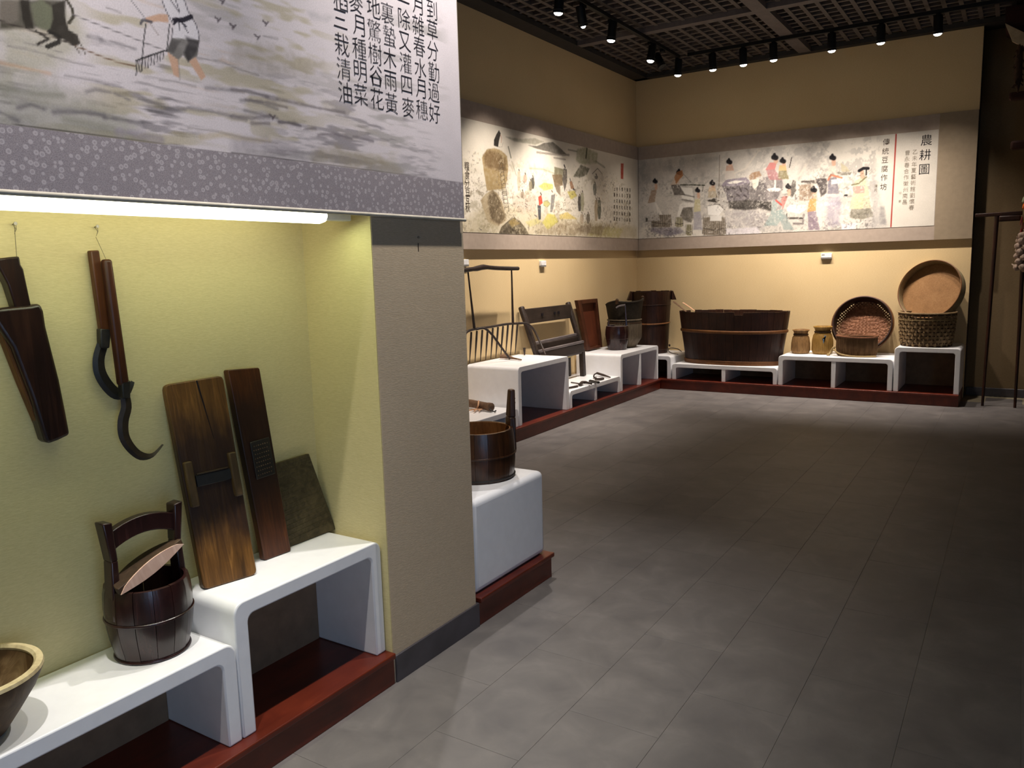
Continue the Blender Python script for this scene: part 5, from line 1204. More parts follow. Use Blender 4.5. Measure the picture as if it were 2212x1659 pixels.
cl = smoothline([rel(p, t)[1:] for p in ((-2.1700, 1.2539, 1.3152), (-2.1700, 1.2392, 1.2775), (-2.1700, 1.2391, 1.2382), (-2.1700, 1.2555, 1.2004), (-2.1700, 1.2802, 1.1727), (-2.1700, 1.3085, 1.1740), (-2.1700, 1.3340, 1.1990))])
n = len(cl); blade('blade', 'iron_black', t, cl, [.036-.006*abs(i/n-.4) - (.026*max(0, i/n-.80)/.20) for i in range(n)], .006, 0)
t = thing('sickle', 'right sickle of the pair, long dark handle and rusty crescent blade', 'sickle', (-2.150, 1.285, 1.555))
MB().hexa(quad_bar(rel((-2.1500, 1.2765, 1.5528), t), rel((-2.1500, 1.2900, 1.1967), t), .025, .030, .024)).build('handle', 'sickle_wood_dark', t, bevel=.008, seg=3)
MB().hexa(quad_bar(rel((-2.1500, 1.2942, 1.2095), t), rel((-2.1500, 1.2903, 1.1590), t), .028, .024, .024)).build('ferrule', 'iron_black', t, bevel=.004)
cl = smoothline([rel(p, t)[1:] for p in ((-2.1500, 1.2924, 1.1655), (-2.1500, 1.2932, 1.1316), (-2.1500, 1.2793, 1.0934), (-2.1500, 1.2777, 1.0503), (-2.1500, 1.2950, 1.0113), (-2.1500, 1.3238, 0.9816), (-2.1500, 1.3605, 0.9765), (-2.1500, 1.3950, 1.0018))])
n = len(cl); blade('blade', 'iron_dark', t, cl, [.029+.005*math.sin(i/n*6)-(.026*max(0, i/n-.7)/.3) for i in range(n)], .006, 0)
MB().tube([rel((-2.1800, 1.2713, 1.6148), t), rel((-2.1580, 1.2812, 1.5530), t)], .0007, 6).build('string', 'string_grey', t)

# ------------------------------------------------------------ niche: leaning boards
def lean_board(name, label, cat, bl, br, tl, tr, th, mat, taper=0, bevel=.006):
    """board through four world corners (front face); local z runs up the board, y across, +x towards the viewer"""
    bl, br, tl, tr = map(Vector, (bl, br, tl, tr))
    o = bl; up = ((tl-bl)+(tr-br)).normalized(); ac = (br-bl); ac = (ac-up*ac.dot(up)).normalized(); fr = ac.cross(up).normalized()
    M = Matrix((fr, ac, up)).transposed().to_4x4(); M.translation = o
    t = bpy.data.objects.new(name, None); C.objects.link(t); t.matrix_world = M; t.empty_display_size = .1; tag(t, label, cat)
    inv = M.inverted(); q = [inv @ p for p in (bl, br, tr, tl)]
    poly = [(p.y, p.z) for p in q]
    return t, poly
t, pl = lean_board('plane_board', 'wide honey wooden board with an inset iron blade, leaning in the niche', 'board', (-2.0581, 1.4289, 0.5470), (-2.0181, 1.5984, 0.5470), (-2.1500, 1.4268, 1.1804), (-2.1500, 1.6184, 1.1809), .03, 'board_honey')
y0, y1 = pl[0][0], pl[1][0]; ht = (pl[2][1]+pl[3][1])/2
def bev_poly(p, r=.012):
    out = []; n = len(p)
    for i in range(n):
        a = Vector(p[i-1]); b2 = Vector(p[i]); c2 = Vector(p[(i+1) % n])
        for s in (0, 1, 2):
            k = s/2; pa = b2+(a-b2).normalized()*r; pc = b2+(c2-b2).normalized()*r
            out.append(tuple(pa*(1-k)**2+b2*2*k*(1-k)+pc*k*k))
    return out
# board in two halves with the split that runs down from the top
mid = lambda s: (pl[0][0]+(pl[1][0]-pl[0][0])*s)
H = ht
MB().prism(bev_poly(pl, .015), -.030, 'x', 0).build('board', 'board_honey', t, bevel=.004)
wd = y1-y0
MB().prism([(wd*.52, H*.995), (wd*.55, H*.995), (wd*.66, H*.70), (wd*.655, H*.70)], .0012, 'x', 0).build('crack', 'ink', t)
MB().box(-.004, .0075, wd*.20, wd*.86, H*.49, H*.545).build('iron_blade', 'iron_black', t, bevel=.002)
MB().box(.0, .010, wd*.22, wd*.80, H*.546, H*.554).build('wedge', 'lid_dark', t, bevel=.002)
for s in (0.02, .83):
    MB().box(-.004, .017, wd*s, wd*(s+.15), H*.40, H*.62).build('side_cleat', 'cleat_wood', t, bevel=.005)
t, pl = lean_board('grater_board', 'narrow reddish board with an inset dark grater plate, second in the niche', 'board', (-2.0928, 1.6917, 0.5470), (-2.0854, 1.8005, 0.5470), (-2.1500, 1.6519, 1.1963), (-2.1500, 1.7728, 1.1893), .026, 'board_brown')
wd = pl[1][0]; H = pl[2][1]
MB().prism(bev_poly(pl, .006), -.028, 'x', 0).build('board', 'board_brown', t, bevel=.003)
MB().box(0, .004, wd*.22, wd*.92, H*.43, H*.63).build('grater_plate', 'iron_black', t, bevel=.002)
mm = MB()
for j in range(8):
    for i in range(7):
        a = wd*(.30+i*.08+(j % 2)*.03); b2 = H*(.45+j*.022); mm.lathe([(.0022, 0), (.0012, .002), (0, .0022)], 6)
        for k in range(len(mm.v)-18, len(mm.v)):
            x, y, z = mm.v[k]; mm.v[k] = (.004+z, a+y, b2+x)
mm.build('teeth', 'stick_wood', t, kind='stuff')
t, pl = lean_board('slate_slab', 'dark grey-brown ridged slab leaning behind the narrow board', 'slab', (-2.1210, 1.7969, 0.5470), (-2.1148, 2.0462, 0.5470), (-2.1650, 1.8203, 0.8421), (-2.1650, 1.9822, 0.8454), .02, 'stone_grey')
MB().prism(pl, -.018, 'x', 0).build('slab', 'stone_grey', t, bevel=.002)
mm = MB(); n = 16
for k in range(n):
    s = k/(n-1); zz = .02+s*.26; yl = pl[0][0]+(pl[3][0]-pl[0][0])*zz/pl[3][1]+.004; yr = pl[1][0]+(pl[2][0]-pl[1][0])*zz/pl[2][1]-.004
    mm.tube([(0, yl, zz), (0, yr, zz)], .0022, 6)
mm.build('ridges', 'stone_grey', t, kind='stuff')

# ------------------------------------------------------------ staved vessels
def staved(t, n, prof, thk, mat, ex=1.0, ey=1.0, gap=.004, jag=None, bottom=.02, inner=None, sub=3, seed=0, name='stave', bmat=None, skip=()):
    """prof: list of (z, r) outer; each stave is its own mesh"""
    rng = random.Random(seed)
    for k in range(n):
        if k in skip: continue
        a0 = 2*PI*k/n; a1 = 2*PI*(k+1)/n; g = gap/2
        extra = jag(k, n) if jag else rng.uniform(-.001, .001)
        off = rng.uniform(-.0008, .0008); vs = []; fs = []; m = len(prof)
        for i, (z, r) in enumerate(prof):
            zz = z + (extra if i == m-1 else 0)
            for q in range(sub+1):
                a = a0+g+(a1-a0-2*g)*q/sub
                vs.append(((r+off)*ex*math.cos(a), (r+off)*ey*math.sin(a), zz))
            for q in range(sub+1):
                a = a0+g+(a1-a0-2*g)*q/sub; ri = r-thk
                vs.append(((r*ex-thk)*math.cos(a), (r*ey-thk)*math.sin(a), zz))
        w_ = 2*(sub+1)
        for i in range(m-1):
            for q in range(sub):
                fs.append((i*w_+q, i*w_+q+1, (i+1)*w_+q+1, (i+1)*w_+q))
                fs.append((i*w_+sub+1+q+1, i*w_+sub+1+q, (i+1)*w_+sub+1+q, (i+1)*w_+sub+2+q))
            fs.append((i*w_+sub, i*w_+2*sub+1, (i+1)*w_+2*sub+1, (i+1)*w_+sub)); fs.append((i*w_, (i+1)*w_, (i+1)*w_+sub+1, i*w_+sub+1))
        for q in range(sub):
            fs.append((q, sub+1+q, sub+2+q, q+1)); o2 = (m-1)*w_; fs.append((o2+q, o2+q+1, o2+sub+2+q, o2+sub+1+q))
        MB().add(vs, fs).build(name, mat, t, smooth=True)
    z0, r0 = prof[0]; MB().lathe([(r0-thk*.6, z0+bottom), (r0-thk*.6, z0+bottom+.012)], 40, ex=ex, ey=ey, caps=True).build('bottom_board', bmat or mat, t)
def hoop(t, z, r, rad, mat, ex=1.0, ey=1.0, n=56, name='hoop', flat=1.0, dz=0):
    pts = [(r*ex*math.cos(2*PI*k/n), r*ey*math.sin(2*PI*k/n), z+dz*math.sin(4*PI*k/n+1)) for k in range(n+1)]
    return MB().tube(pts, rad, 8, caps=False, flat=flat).build(name, mat, t, smooth=True)
# bucket 1: dark lacquered, on the lower niche bench
t = thing('well_bucket', 'dark lacquered wooden bucket with bridged handle and pale wood inside, in the niche', 'bucket', (-2.062, 1.250, .436))
prof = [(0, .098), (.02, .101), (.06, .110), (.10, .116), (.15, .118), (.19, .1155), (.212, .111)]
staved(t, 14, prof, .012, 'lacquer_dark', gap=.012, bottom=.012)
hoop(t, .118, .1185, .0026, 'lacquer_dark', flat=1.6); hoop(t, .004, .100, .004, 'lacquer_dark')
for s, nm in ((-1, 0), (1, 1)):
    MB().hexa([(-.022, s*.092, .13), (.022, s*.092, .13), (.022, s*.118, .13), (-.022, s*.118, .13), (-.020, s*.088, .30), (.020, s*.088, .30), (.020, s*.108, .30), (-.020, s*.108, .30)]).build('handle_post', 'lacquer_dark', t, bevel=.004)
    MB().hexa([(-.020, s*.088, .298), (.020, s*.088, .298), (.020, s*.108, .298), (-.020, s*.108, .298), (-.021, s*.094, .408), (.021, s*.094, .408), (.021, s*.122, .412), (-.021, s*.122, .412)]).build('post_top', 'lacquer_dark', t, bevel=.004)
arc = [(s/10*2-1) for s in range(11)]
vs = []; fs = []
for i, s in enumerate(arc):
    zt = .402 - .022*s*s; zb = .352 - .026*s*s
    vs += [(-.014, s*.098, zb), (.014, s*.098, zb), (.014, s*.098, zt), (-.014, s*.098, zt)]
for i in range(10):
    for k in range(4): fs.append((i*4+k, i*4+(k+1) % 4, i*4+4+(k+1) % 4, i*4+4+k))
fs += [(3, 2, 1, 0), (40, 41, 42, 43)]
MB().add(vs, fs).build('handle_bridge', 'lacquer_dark', t, smooth=True, bevel=.003)
# lid standing inside the bucket
A = Vector((-2.0050, 1.1348, 0.6606)); B = Vector((-2.0300, 1.3518, 0.7312)); e1 = (B-A).normalized()
e2 = Vector((-.85, -.05, -.02)); e2 = (e2-e1*e2.dot(e1)).normalized(); e3 = e1.cross(e2); e3 = e3 if e3.z > 0 else -e3
t2 = thing('bucket_lid', 'half-round wooden lid with a pale sawn edge, propped inside the dark bucket', 'lid', tuple(A))
t2.matrix_world = Matrix.Translation(A) @ Matrix((e1, e2, e3)).transposed().to_4x4()
L_ = (B-A).length; n = 20; half = [(L_/2-L_/2*math.cos(PI*k/n), .078*math.sin(PI*k/n)) for k in range(n+1)]
MB().prism(half, .020, 'z', -.010).build('board', 'lid_dark', t2, bevel=.002)
MB().prism([(L_*k/12, -.008-.013*math.sin(PI*k/12)) for k in range(13)]+[(L_*k/12, -.004+.024*math.sin(PI*k/12)**.7) for k in range(11, 0, -1)], .004, 'y', -.003).build('sawn_edge', 'lid_wood', t2)
# bowl at the frame edge
t = thing('wooden_bowl', 'shallow carved wooden bowl with a pale worn rim at the left edge', 'bowl', (-2.03, .765, .436))
MB().lathe([(0, .0), (.065, .0), (.072, .008), (.105, .055), (.138, .105), (.157, .146), (.158, .150)], 56).build('body', 'bowl_wood', t, smooth=True)
MB().lathe([(.158, .150), (.156, .158), (.142, .160), (.136, .154), (.138, .146)], 56).build('rim', 'bowl_rim', t, smooth=True)
MB().lathe([(.138, .150), (.124, .10), (.09, .05), (.05, .028), (0, .022)], 56).build('hollow', 'bowl_inside', t, smooth=True)
# bucket 2 on the white box
t = thing('water_bucket', 'brown staved bucket with one tall handle post on the white box by the pillar', 'bucket', (-2.108, 2.974, .534))
prof = [(0, .166), (.03, .170), (.09, .175), (.15, .174), (.20, .170), (.228, .166)]
staved(t, 18, prof, .013, 'bucket_brown', gap=.006, bottom=.02, bmat='bucket_inside')
MB().lathe([(.1525, .222), (.154, .228), (.1522, .2285)], 56).build('rim_wear', 'bucket_inside', t)
MB().lathe([(.150, .03), (.1585, .09), (.1575, .15), (.1535, .20), (.1495, .227), (.1525, .2275), (.160, .15), (.161, .09), (.153, .03)], 56, closed=True).build('lining', 'bucket_inside', t, smooth=True)
hoop(t, .115, .1765, .0035, 'bucket_brown', flat=1.2); hoop(t, .012, .1695, .004, 'iron_black')
for az in (math.radians(52), math.radians(232)):
    o = MB().hexa([(.148, -.048, .11), (.176, -.048, .11), (.176, .048, .11), (.148, .048, .11), (.150, -.030, .268), (.182, -.030, .268), (.182, .030, .268), (.150, .030, .268)]).hexa([(.150, -.030, .268), (.182, -.030, .268), (.182, .030, .268), (.150, .030, .268), (.160, -.019, .398), (.186, -.019, .398), (.186, .019, .398), (.160, .019, .398)]).build('handle_post', 'bucket_brown', t, bevel=.006, seg=3)
    o.rotation_euler = (0, 0, az)
    MB().box(.158, .190, -.006, .006, .33, .336).box(.158, .190, -.006, .006, .350, .356).build('peg_mark', 'stick_wood', o)

# ------------------------------------------------------------ left wall: harrow
t = thing('hand_harrow', 'black iron hand harrow with T handle and long tines leaning on the left wall', 'harrow', (-4.08, 6.15, .648))
top = [rel(p, t) for p in ((-4.0300, 5.2568, 1.4774), (-4.0300, 5.5494, 1.4874), (-4.0300, 5.7571, 1.5000), (-4.0300, 5.8652, 1.5105), (-4.0300, 6.0500, 1.4997), (-4.0300, 6.2832, 1.4919), (-4.0300, 6.4377, 1.4896))]
MB().tube(smoothline(top, 3), [.020]*3+[.019]*3+[.024]*4+[.019]*6+[.018]*3, 12).build('crossbar', 'iron_dark', t, smooth=True)
for a_, b2 in (((-4.0300, 5.6231, 1.4704), (-4.1000, 5.7900, 0.9597)), ((-4.0300, 6.3229, 1.4828), (-4.1000, 6.4320, 0.9665))):
    MB().tube([rel(a_, t), tuple((Vector(rel(a_, t))*2+Vector(rel(b2, t)))/3), rel(b2, t)], [.0075, .0085, .013], 10).build('upright', 'iron_dark', t, smooth=True)
bar = smoothline([rel(p, t) for p in ((-4.1000, 5.6468, 0.9303), (-4.1000, 5.6830, 0.9518), (-4.1000, 5.7902, 0.9638), (-4.1000, 6.0496, 0.9646), (-4.1000, 6.3254, 0.9699), (-4.1000, 6.6183, 0.9574))], 4)
MB().tube(bar, .0115, 10).build('comb_bar', 'iron_dark', t, smooth=True)
tops = [1006, 1018, 1031, 1043, 1055, 1066, 1077, 1088, 1098, 1108, 1118]
for i, xx in enumerate(tops):
    s = i/(len(tops)-1); ya = rel((-4.1000, 5.6542, 0.9378), t)[1]; yb = rel((-4.1000, 6.5157, 0.9604), t)[1]; za = rel((-4.1000, 5.6542, 0.9378), t)[2]; zb = rel((-4.1000, 6.5157, 0.9604), t)[2]
    p = (-.02, ya+(yb-ya)*s, za+(zb-za)*s); q = (-.105, ya+(yb-ya)*s+.075, .004)
    MB().tube([p, tuple((Vector(p)*.75+Vector(q)*.25)), tuple((Vector(p)+Vector(q))/2), q], [.009, .010, .0085, .003], 8).build('tine', 'iron_dark', t, smooth=True)
arm = smoothline([rel(p, t) for p in ((-4.1000, 5.8115, 0.9580), (-4.0500, 5.8639, 0.9673), (-4.0200, 5.9428, 0.9070), (-3.9800, 6.0286, 0.7861), (-3.9535, 6.1305, 0.6650))], 4)
MB().tube(arm, .010, 10).build('pull_arm', 'iron_dark', t, smooth=True)
arm = smoothline([rel(p, t) for p in ((-4.1000, 6.5328, 0.9636), (-4.0600, 6.6223, 0.9532), (-4.0200, 6.6852, 0.8899), (-3.9500, 6.6781, 0.7736), (-3.8549, 6.6180, 0.6600))], 4)
MB().tube(arm, [.010]*(len(arm)-2)+[.008, .006], 10).build('pull_arm', 'iron_dark', t, smooth=True)
f1 = Vector(rel((-4.0500, 6.2317, 0.6500), t)); f2 = Vector(rel((-3.8405, 6.1509, 0.6500), t))
MB().tube([f1+Vector((-.06, -.03, .022)), f1+Vector((-.02, 0, .024)), (f1+f2)/2+Vector((0, 0, .012)), f2+Vector((0, 0, .008))], [.022, .028, .012, .008], 10, flat=.8).build('shoe', 'stick_wood', t, smooth=True)
f3 = Vector(rel((-4.0343, 6.5232, 0.6500), t))
MB().tube([f3+Vector((0, 0, .075)), f3+Vector((0, 0, .004))], [.014, .007], 8).build('tine', 'iron_dark', t, smooth=True)

# slatted chair / settle
t = thing('wooden_settle', 'dark wooden settle with plank backrest and worn seat rails behind the harrow', 'chair', (-4.08, 7.2, .302))
def seg(a, b2, w_, h_, nm, mat='chair_wood', bev=.004, par=None):
    """square bar between two points"""
    a, b2 = Vector(rel(a, t)), Vector(rel(b2, t)); d = (b2-a).normalized(); u = d.cross(Vector((1, 0, .01))).normalized(); v_ = d.cross(u).normalized()
    q = [p+u*sx*w_/2+v_*sy*h_/2 for p in (a, b2) for sx, sy in ((-1, -1), (1, -1), (1, 1), (-1, 1))]
    return MB().hexa(q).build(nm, mat, par or t, bevel=bev)
yl, yr = 6.69, 7.66
seg((-4.165, yl, 1.115), (-4.00, yl+.03, .60), .06, .05, 'back_post', bev=.015); seg((-4.165, yr, 1.110), (-4.00, yr, .60), .06, .05, 'back_post', bev=.015)
seg((-4.130, yl+.02, 1.015), (-4.125, yr-.02, 1.015), .150, .025, 'back_board')
seg((-4.06, yl+.02, .745), (-4.06, yr, .760), .030, .03, 'seat_rail', 'chair_wear')
seg((-4.045, yl+.03, .700), (-4.045, yr, .705), .075, .04, 'seat_board')
seg((-3.985, yl+.03, .672), (-3.985, yr, .682), .026, .03, 'seat_rail', 'chair_wear')
seg((-3.99, yl+.03, .617), (-3.99, yr, .617), .09, .035, 'seat_board')
seg((-4.0, yl+.03, .565), (-4.0, yr, .565), .024, .03, 'stretcher', 'chair_wear')
seg((-4.0, yr, .60), (-4.0, yr+.02, .303), .058, .05, 'front_leg'); seg((-4.14, yr-.06, .60), (-4.14, yr-.05, .303), .05, .04, 'rear_leg')
seg((-4.0, yl+.03, .60), (-4.0, yl+.03, .303), .058, .05, 'front_leg'); seg((-4.14, yl+.06, .60), (-4.14, yl+.07, .303), .05, .04, 'rear_leg')
for u in (.30, .62, .72):
    y = yl+.08+(yr-yl-.16)*u
    MB().box(-.034, -.0255, y-7.2-.014, y-7.2+.016, .700, .728).build('peg_hole', 'ink', t)
# tray frame
t, pl = lean_board('framed_tray', 'tall dark-framed tray with a reddish brown panel leaning left of the pots', 'tray', (-4.1500, 8.0165, 0.5436), (-4.1500, 8.3839, 0.5445), (-4.1700, 7.8152, 1.1209), (-4.1700, 8.3052, 1.1184), .05, 'tray_frame')
q = [Vector((0, p[0], p[1])) for p in pl]
def lerp4(q, s, r): return (q[0]*(1-s)+q[1]*s)*(1-r)+(q[3]*(1-s)+q[2]*s)*r
MB().prism([(p.y, p.z) for p in (lerp4(q, .1, .05), lerp4(q, .93, .05), lerp4(q, .93, .95), lerp4(q, .1, .95))], .008, 'x', -.008).build('panel', 'tray_red', t)
for s0, s1, r0, r1, nm in ((0, .16, 0, 1, 'side_rail'), (.90, 1, 0, 1, 'side_rail'), (.16, .90, 0, .045, 'end_rail'), (.16, .90, .92, 1, 'end_rail')):
    MB().prism([(p.y, p.z) for p in (lerp4(q, s0, r0), lerp4(q, s1, r0), lerp4(q, s1, r1), lerp4(q, s0, r1))], .045, 'x', -.010).build(nm, 'tray_frame', t, bevel=.004)
t.location.x += .012
# small lidless bucket with bridge handle
t = thing('hand_bucket', 'small dark bucket with a thin upright handle in front of the grey pot', 'bucket', (-3.893, 8.336, .532))
prof = [(0, .104), (.03, .110), (.10, .125), (.17, .136), (.22, .134), (.272, .124)]
staved(t, 14, prof, .012, 'lacquer_dark', gap=.01)
hoop(t, .13, .132, .003, 'lacquer_dark'); hoop(t, .272, .118, .0045, 'chair_wear', name='rim')
for az, h in ((.5, .505), (.5+PI, .33)):
    o = MB().hexa([(.100, -.028, .18), (.124, -.028, .18), (.124, .028, .18), (.100, .028, .18), (.086, -.012, h), (.100, -.012, h), (.100, .012, h), (.086, .012, h)]).build('handle_post', 'lacquer_dark', t, bevel=.003); o.rotation_euler = (0, 0, az)
o = MB().tube(smoothline([(-.01, 0, .478), (.02, 0, .496), (.05, 0, .503), (.07, 0, .506), (.096, 0, .510)], 3), .007, 8, flat=1.5).build('handle_bridge', 'chair_wear', t, smooth=True); o.rotation_euler = (0, 0, .5)
# grey ribbed pot behind
t = thing('bamboo_pot', 'grey-brown ribbed bamboo pot with angled foot behind the small bucket', 'pot', (-3.93, 8.62, .532))
rib = lambda a, z: .012*math.cos(44*a)
MB().lathe([(0, 0), (.125, 0), (.135, .01), (.192, .10), (.200, .12), (.202, .28), (.192, .31), (.196, .33), (.186, .335), (.182, .30), (.185, .12), (.12, .02), (0, .018)], 176, mod=rib).build('body', 'pot_grey', t, smooth=True)
hoop(t, .29, .196, .008, 'weave_dark'); hoop(t, .325, .196, .010, 'pot_grey', name='rim')
# scoop basket standing in the pot
t = thing('winnowing_scoop', 'dark woven scoop standing upright in the grey pot, lugs on its rim', 'scoop', (-3.93, 8.62, .862))
vs = []; fs = []; NU, NV = 28, 10
def scoop(u, v, off):
    a = PI*(-.52+1.04*u)*-1+math.radians(-50); r = .192+.03*v+off
    zt = .235 - .03*math.sin(PI*u)**2 - (.06*max(0, (u-.75)/.25))
    return (r*math.cos(a), r*math.sin(a), .0+zt*v)
for off in (0, -.012):
    for j in range(NV+1):
        for i in range(NU+1): vs.append(scoop(i/NU, j/NV, off + .004*math.sin(i*PI+j*PI)))
K = (NU+1)*(NV+1)
for j in range(NV):
    for i in range(NU):
        a = j*(NU+1)+i; fs.append((a, a+1, a+NU+2, a+NU+1)); fs.append((K+a+1, K+a, K+a+NU+1, K+a+NU+2))
for i in range(NU): a = NV*(NU+1)+i; fs.append((a, a+1, K+a+1, K+a)); fs.append((i+1, i, K+i, K+i+1))
for j in range(NV): a = j*(NU+1); fs.append((a, a+NU+1, K+a+NU+1, K+a)); a += NU; fs.append((a+NU+1, a, K+a, K+a+NU+1))
MB().add(vs, fs).build('shell', 'scoop_dark', t, smooth=True)
MB().tube([scoop(i/20, 1, -.006) for i in range(21)], .011, 8).build('rim', 'scoop_dark', t, smooth=True)
for u in (.02, .70):
    p = Vector(scoop(u, 1, 0)); MB().tube([p+Vector((0, 0, -.03)), p+Vector((0, 0, .02)), p+Vector((0, 0, .035))], [.018, .020, .008], 10).build('lug', 'weave_dark', t, smooth=True)

# red barrel in the corner
t = thing('tall_barrel', 'tall dark red staved barrel with two side lugs in the room corner', 'barrel', (-3.87, 9.29, .401))
prof = [(0, .200), (.10, .209), (.36, .222), (.60, .237), (.76, .250)]
staved(t, 22, prof, .016, 'barrel_red', gap=.005, bottom=.03, jag=lambda k, n: .004*math.sin(k*2.3))
hoop(t, .37, .226, .0085, 'barrel_hoop', dz=.004); hoop(t, .60, .239, .004, 'barrel_red'); hoop(t, .05, .207, .006, 'barrel_red')
for az in (math.radians(28), math.radians(208)):
    o = MB().hexa([(.238, -.10, .655), (.300, -.085, .655), (.300, .085, .655), (.238, .10, .655), (.240, -.10, .765), (.258, -.09, .765), (.258, .09, .765), (.240, .10, .765)]).build('lug', 'barrel_red', t, bevel=.004); o.rotation_euler = (0, 0, az)
MB().tube([(.205, .06, .085), (.225, .066, .088)], .014, 8).build('bung', 'barrel_red', t, smooth=True)
# oval tub
t = thing('oval_tub', 'big oval dark wooden bath tub with light bamboo hoop at the back wall', 'tub', (-2.835, 9.265, .314))
EX, EY = 1.0, .45
prof = [(0, .565), (.05, .572), (.2, .592), (.38, .620), (.5, .636), (.612, .650)]
staved(t, 40, prof, .022, 'barrel_red', EX, EY, gap=.0035, bottom=.05, jag=lambda k, n: (-.03 if k in (31,) else (-.028 if k == 16 else .003*math.sin(k*1.7))))
hoop(t, .385, .624, .0125, 'tub_hoop', EX, EY, n=90, flat=1.5, dz=.004)
MB().lathe([(.572, -.002), (.582, .0), (.588, .045), (.578, .048), (.570, .03)], 90, ex=EX, ey=EY*1.01).build('foot_hoop', 'tub_hoop', t, smooth=True)
def loose_stick(a, b2, w_, label, mat='straw_pale'):
    a, b2 = Vector(a), Vector(b2); t_ = thing('wood_piece', label, 'stick', tuple(a)); d = b2-a
    MB().tube([(0, 0, 0), tuple(d*.5+Vector((0, 0, .002))), tuple(d)], [w_, w_*.9, w_*.7], 6, flat=.5).build('piece', mat, t_)
loose_stick((-3.56, 9.25, 1.035), (-3.33, 9.06, .925), .016, 'dark weathered lath sticking up out of the left end of the tub', 'stick_wood')
loose_stick((-3.46, 9.30, 1.02), (-3.24, 9.10, .935), .014, 'pale lath lying across the left rim of the tub')
t = thing('wire_loop', 'bent wire loop lying on the corner bench at the foot of the tub', 'wire', (-3.53, 9.12, .402))
MB().tube(smoothline([(.08, 0, .006), (.0, -.02, .02), (-.05, .0, .05), (-.03, .02, .075), (.06, .02, .07), (.12, .0, .04)], 4), .005, 8).build('wire', 'iron_dark', t, smooth=True)
# pots
def ribbed_pot(x, y, z, r, h, mat, label, tagblue=False, sh=0):
    t = thing('bamboo_jar', label, 'pot', (x, y, z), group='ribbed bamboo jars')
    rib = lambda a, zz: .018*math.cos(36*a) if .03 < zz < h*.72 else 0
    MB().lathe([(0, 0), (r*.86, 0), (r*.98, h*.05), (r*1.06, h*.16), (r*1.04, h*(.42+sh)), (r*.92, h*.68), (r*.80, h*.76), (r*.76, h*.84), (r*.84, h*.93), (r*.93, h*.97), (r*.90, h), (r*.78, h*.97), (r*.66, h*.84), (r*.82, h*.6), (r*.9, h*.1), (0, h*.05)], 144, mod=rib).build('body', mat, t, smooth=True)
    hoop(t, h*.80, r*.78, .008, 'weave_dark', name='neck_cord'); hoop(t, h*.975, r*.885, .008, mat, name='rim')
    if tagblue:
        MB().prism([(-.012, .0), (.02, -.005), (.028, .03), (.01, .035), (.004, -.05), (-.006, -.05), (-.004, -.01)], .004, 'y', -r*1.0).build('paper_tag', 'tag_blue', t, loc=(.03, 0, h*.58))
    return t
ribbed_pot(-2.059, 9.262, .456, .096, .268, 'pot_bamboo', 'smaller brown ribbed jar next to the tub')
ribbed_pot(-1.830, 9.285, .456, .106, .308, 'pot_bamboo_yellow', 'taller yellowish ribbed jar with a blue paper mark', True, .05)

def woven_wall(t, prof, ns, rows, mat, ex=1, ey=1, amp=.006, wr=.5, ws=.45, hole=None, name='weave'):
    """basket wall of interlaced strands, one joined part"""
    def rad(z):
        for (z0, r0), (z1, r1) in zip(prof[:-1], prof[1:]):
            if z <= z1: return r0+(r1-r0)*(z-z0)/(z1-z0)
        return prof[-1][1]
    H0, H1 = prof[0][0], prof[-1][0]; mbw = MB(); dz = (H1-H0)/rows
    for j in range(rows):
        zc = H0+dz*(j+.5); vs = []; fs = []; N = ns*4
        if hole and hole(j): continue
        for k in range(N):
            a = 2*PI*k/N; r = rad(zc)+amp*math.cos(ns*a/2*1.0+(PI if j % 2 else 0))
            for zz, q in ((zc-dz*wr, 0), (zc+dz*wr, 0), (zc+dz*wr, -.003), (zc-dz*wr, -.003)):
                vs.append(((r+q)*ex*math.cos(a), (r+q)*ey*math.sin(a), zz))
        for k in range(N):
            k2 = (k+1) % N
            for q in range(4): fs.append((k*4+q, k2*4+q, k2*4+(q+1) % 4, k*4+(q+1) % 4))
        mbw.add(vs, fs)
    for s in range(ns):
        a = 2*PI*s/ns; wa = PI/ns*ws*2; vs = []; fs = []; M2 = rows*2
        for j in range(M2+1):
            z = H0+(H1-H0)*j/M2; r = rad(z)-amp*math.cos(ns*a/2+PI*(j/2))
            for aa in (a-wa/2, a+wa/2): vs.append((r*ex*math.cos(aa), r*ey*math.sin(aa), z))
        for j in range(M2): fs.append((j*2, j*2+1, j*2+3, j*2+2))
        mbw.add(vs, fs)
    return mbw.build(name, mat, t, kind='stuff')
# flat half basket
t = thing('straw_basket', 'low brown straw basket tied with a pale rope in front of the sieve', 'basket', (-1.455, 9.165, .456))
MB().lathe([(0, 0), (.185, 0), (.200, .02), (.208, .10), (.205, .205), (.214, .212), (.214, .222), (.196, .222), (.188, .205), (.19, .03), (0, .02)], 168, ey=.55, mod=lambda a, z: .008*math.cos(56*a)+.004*math.cos(19*a+1)).build('body', 'straw_dark', t, smooth=True)
hoop(t, .214, .205, .010, 'weave_red', 1, .55, name='rim', dz=.005)
rp = [(-.225, -.01, .075), (-.215, -.07, .065), (-.15, -.108, .030), (-.04, -.122, .012), (.08, -.118, .010), (.17, -.09, .012), (.20, -.05, .010)]
MB().tube(smoothline(rp, 4), .0075, 8).build('rope', 'rope', t, smooth=True)
MB().tube(smoothline([(-.215, -.03, .10), (-.235, -.04, .08), (-.255, -.03, .045), (-.27, -.05, .012), (-.29, -.04, .008)], 4), .012, 8).build('rope_knot', 'rope', t, smooth=True)
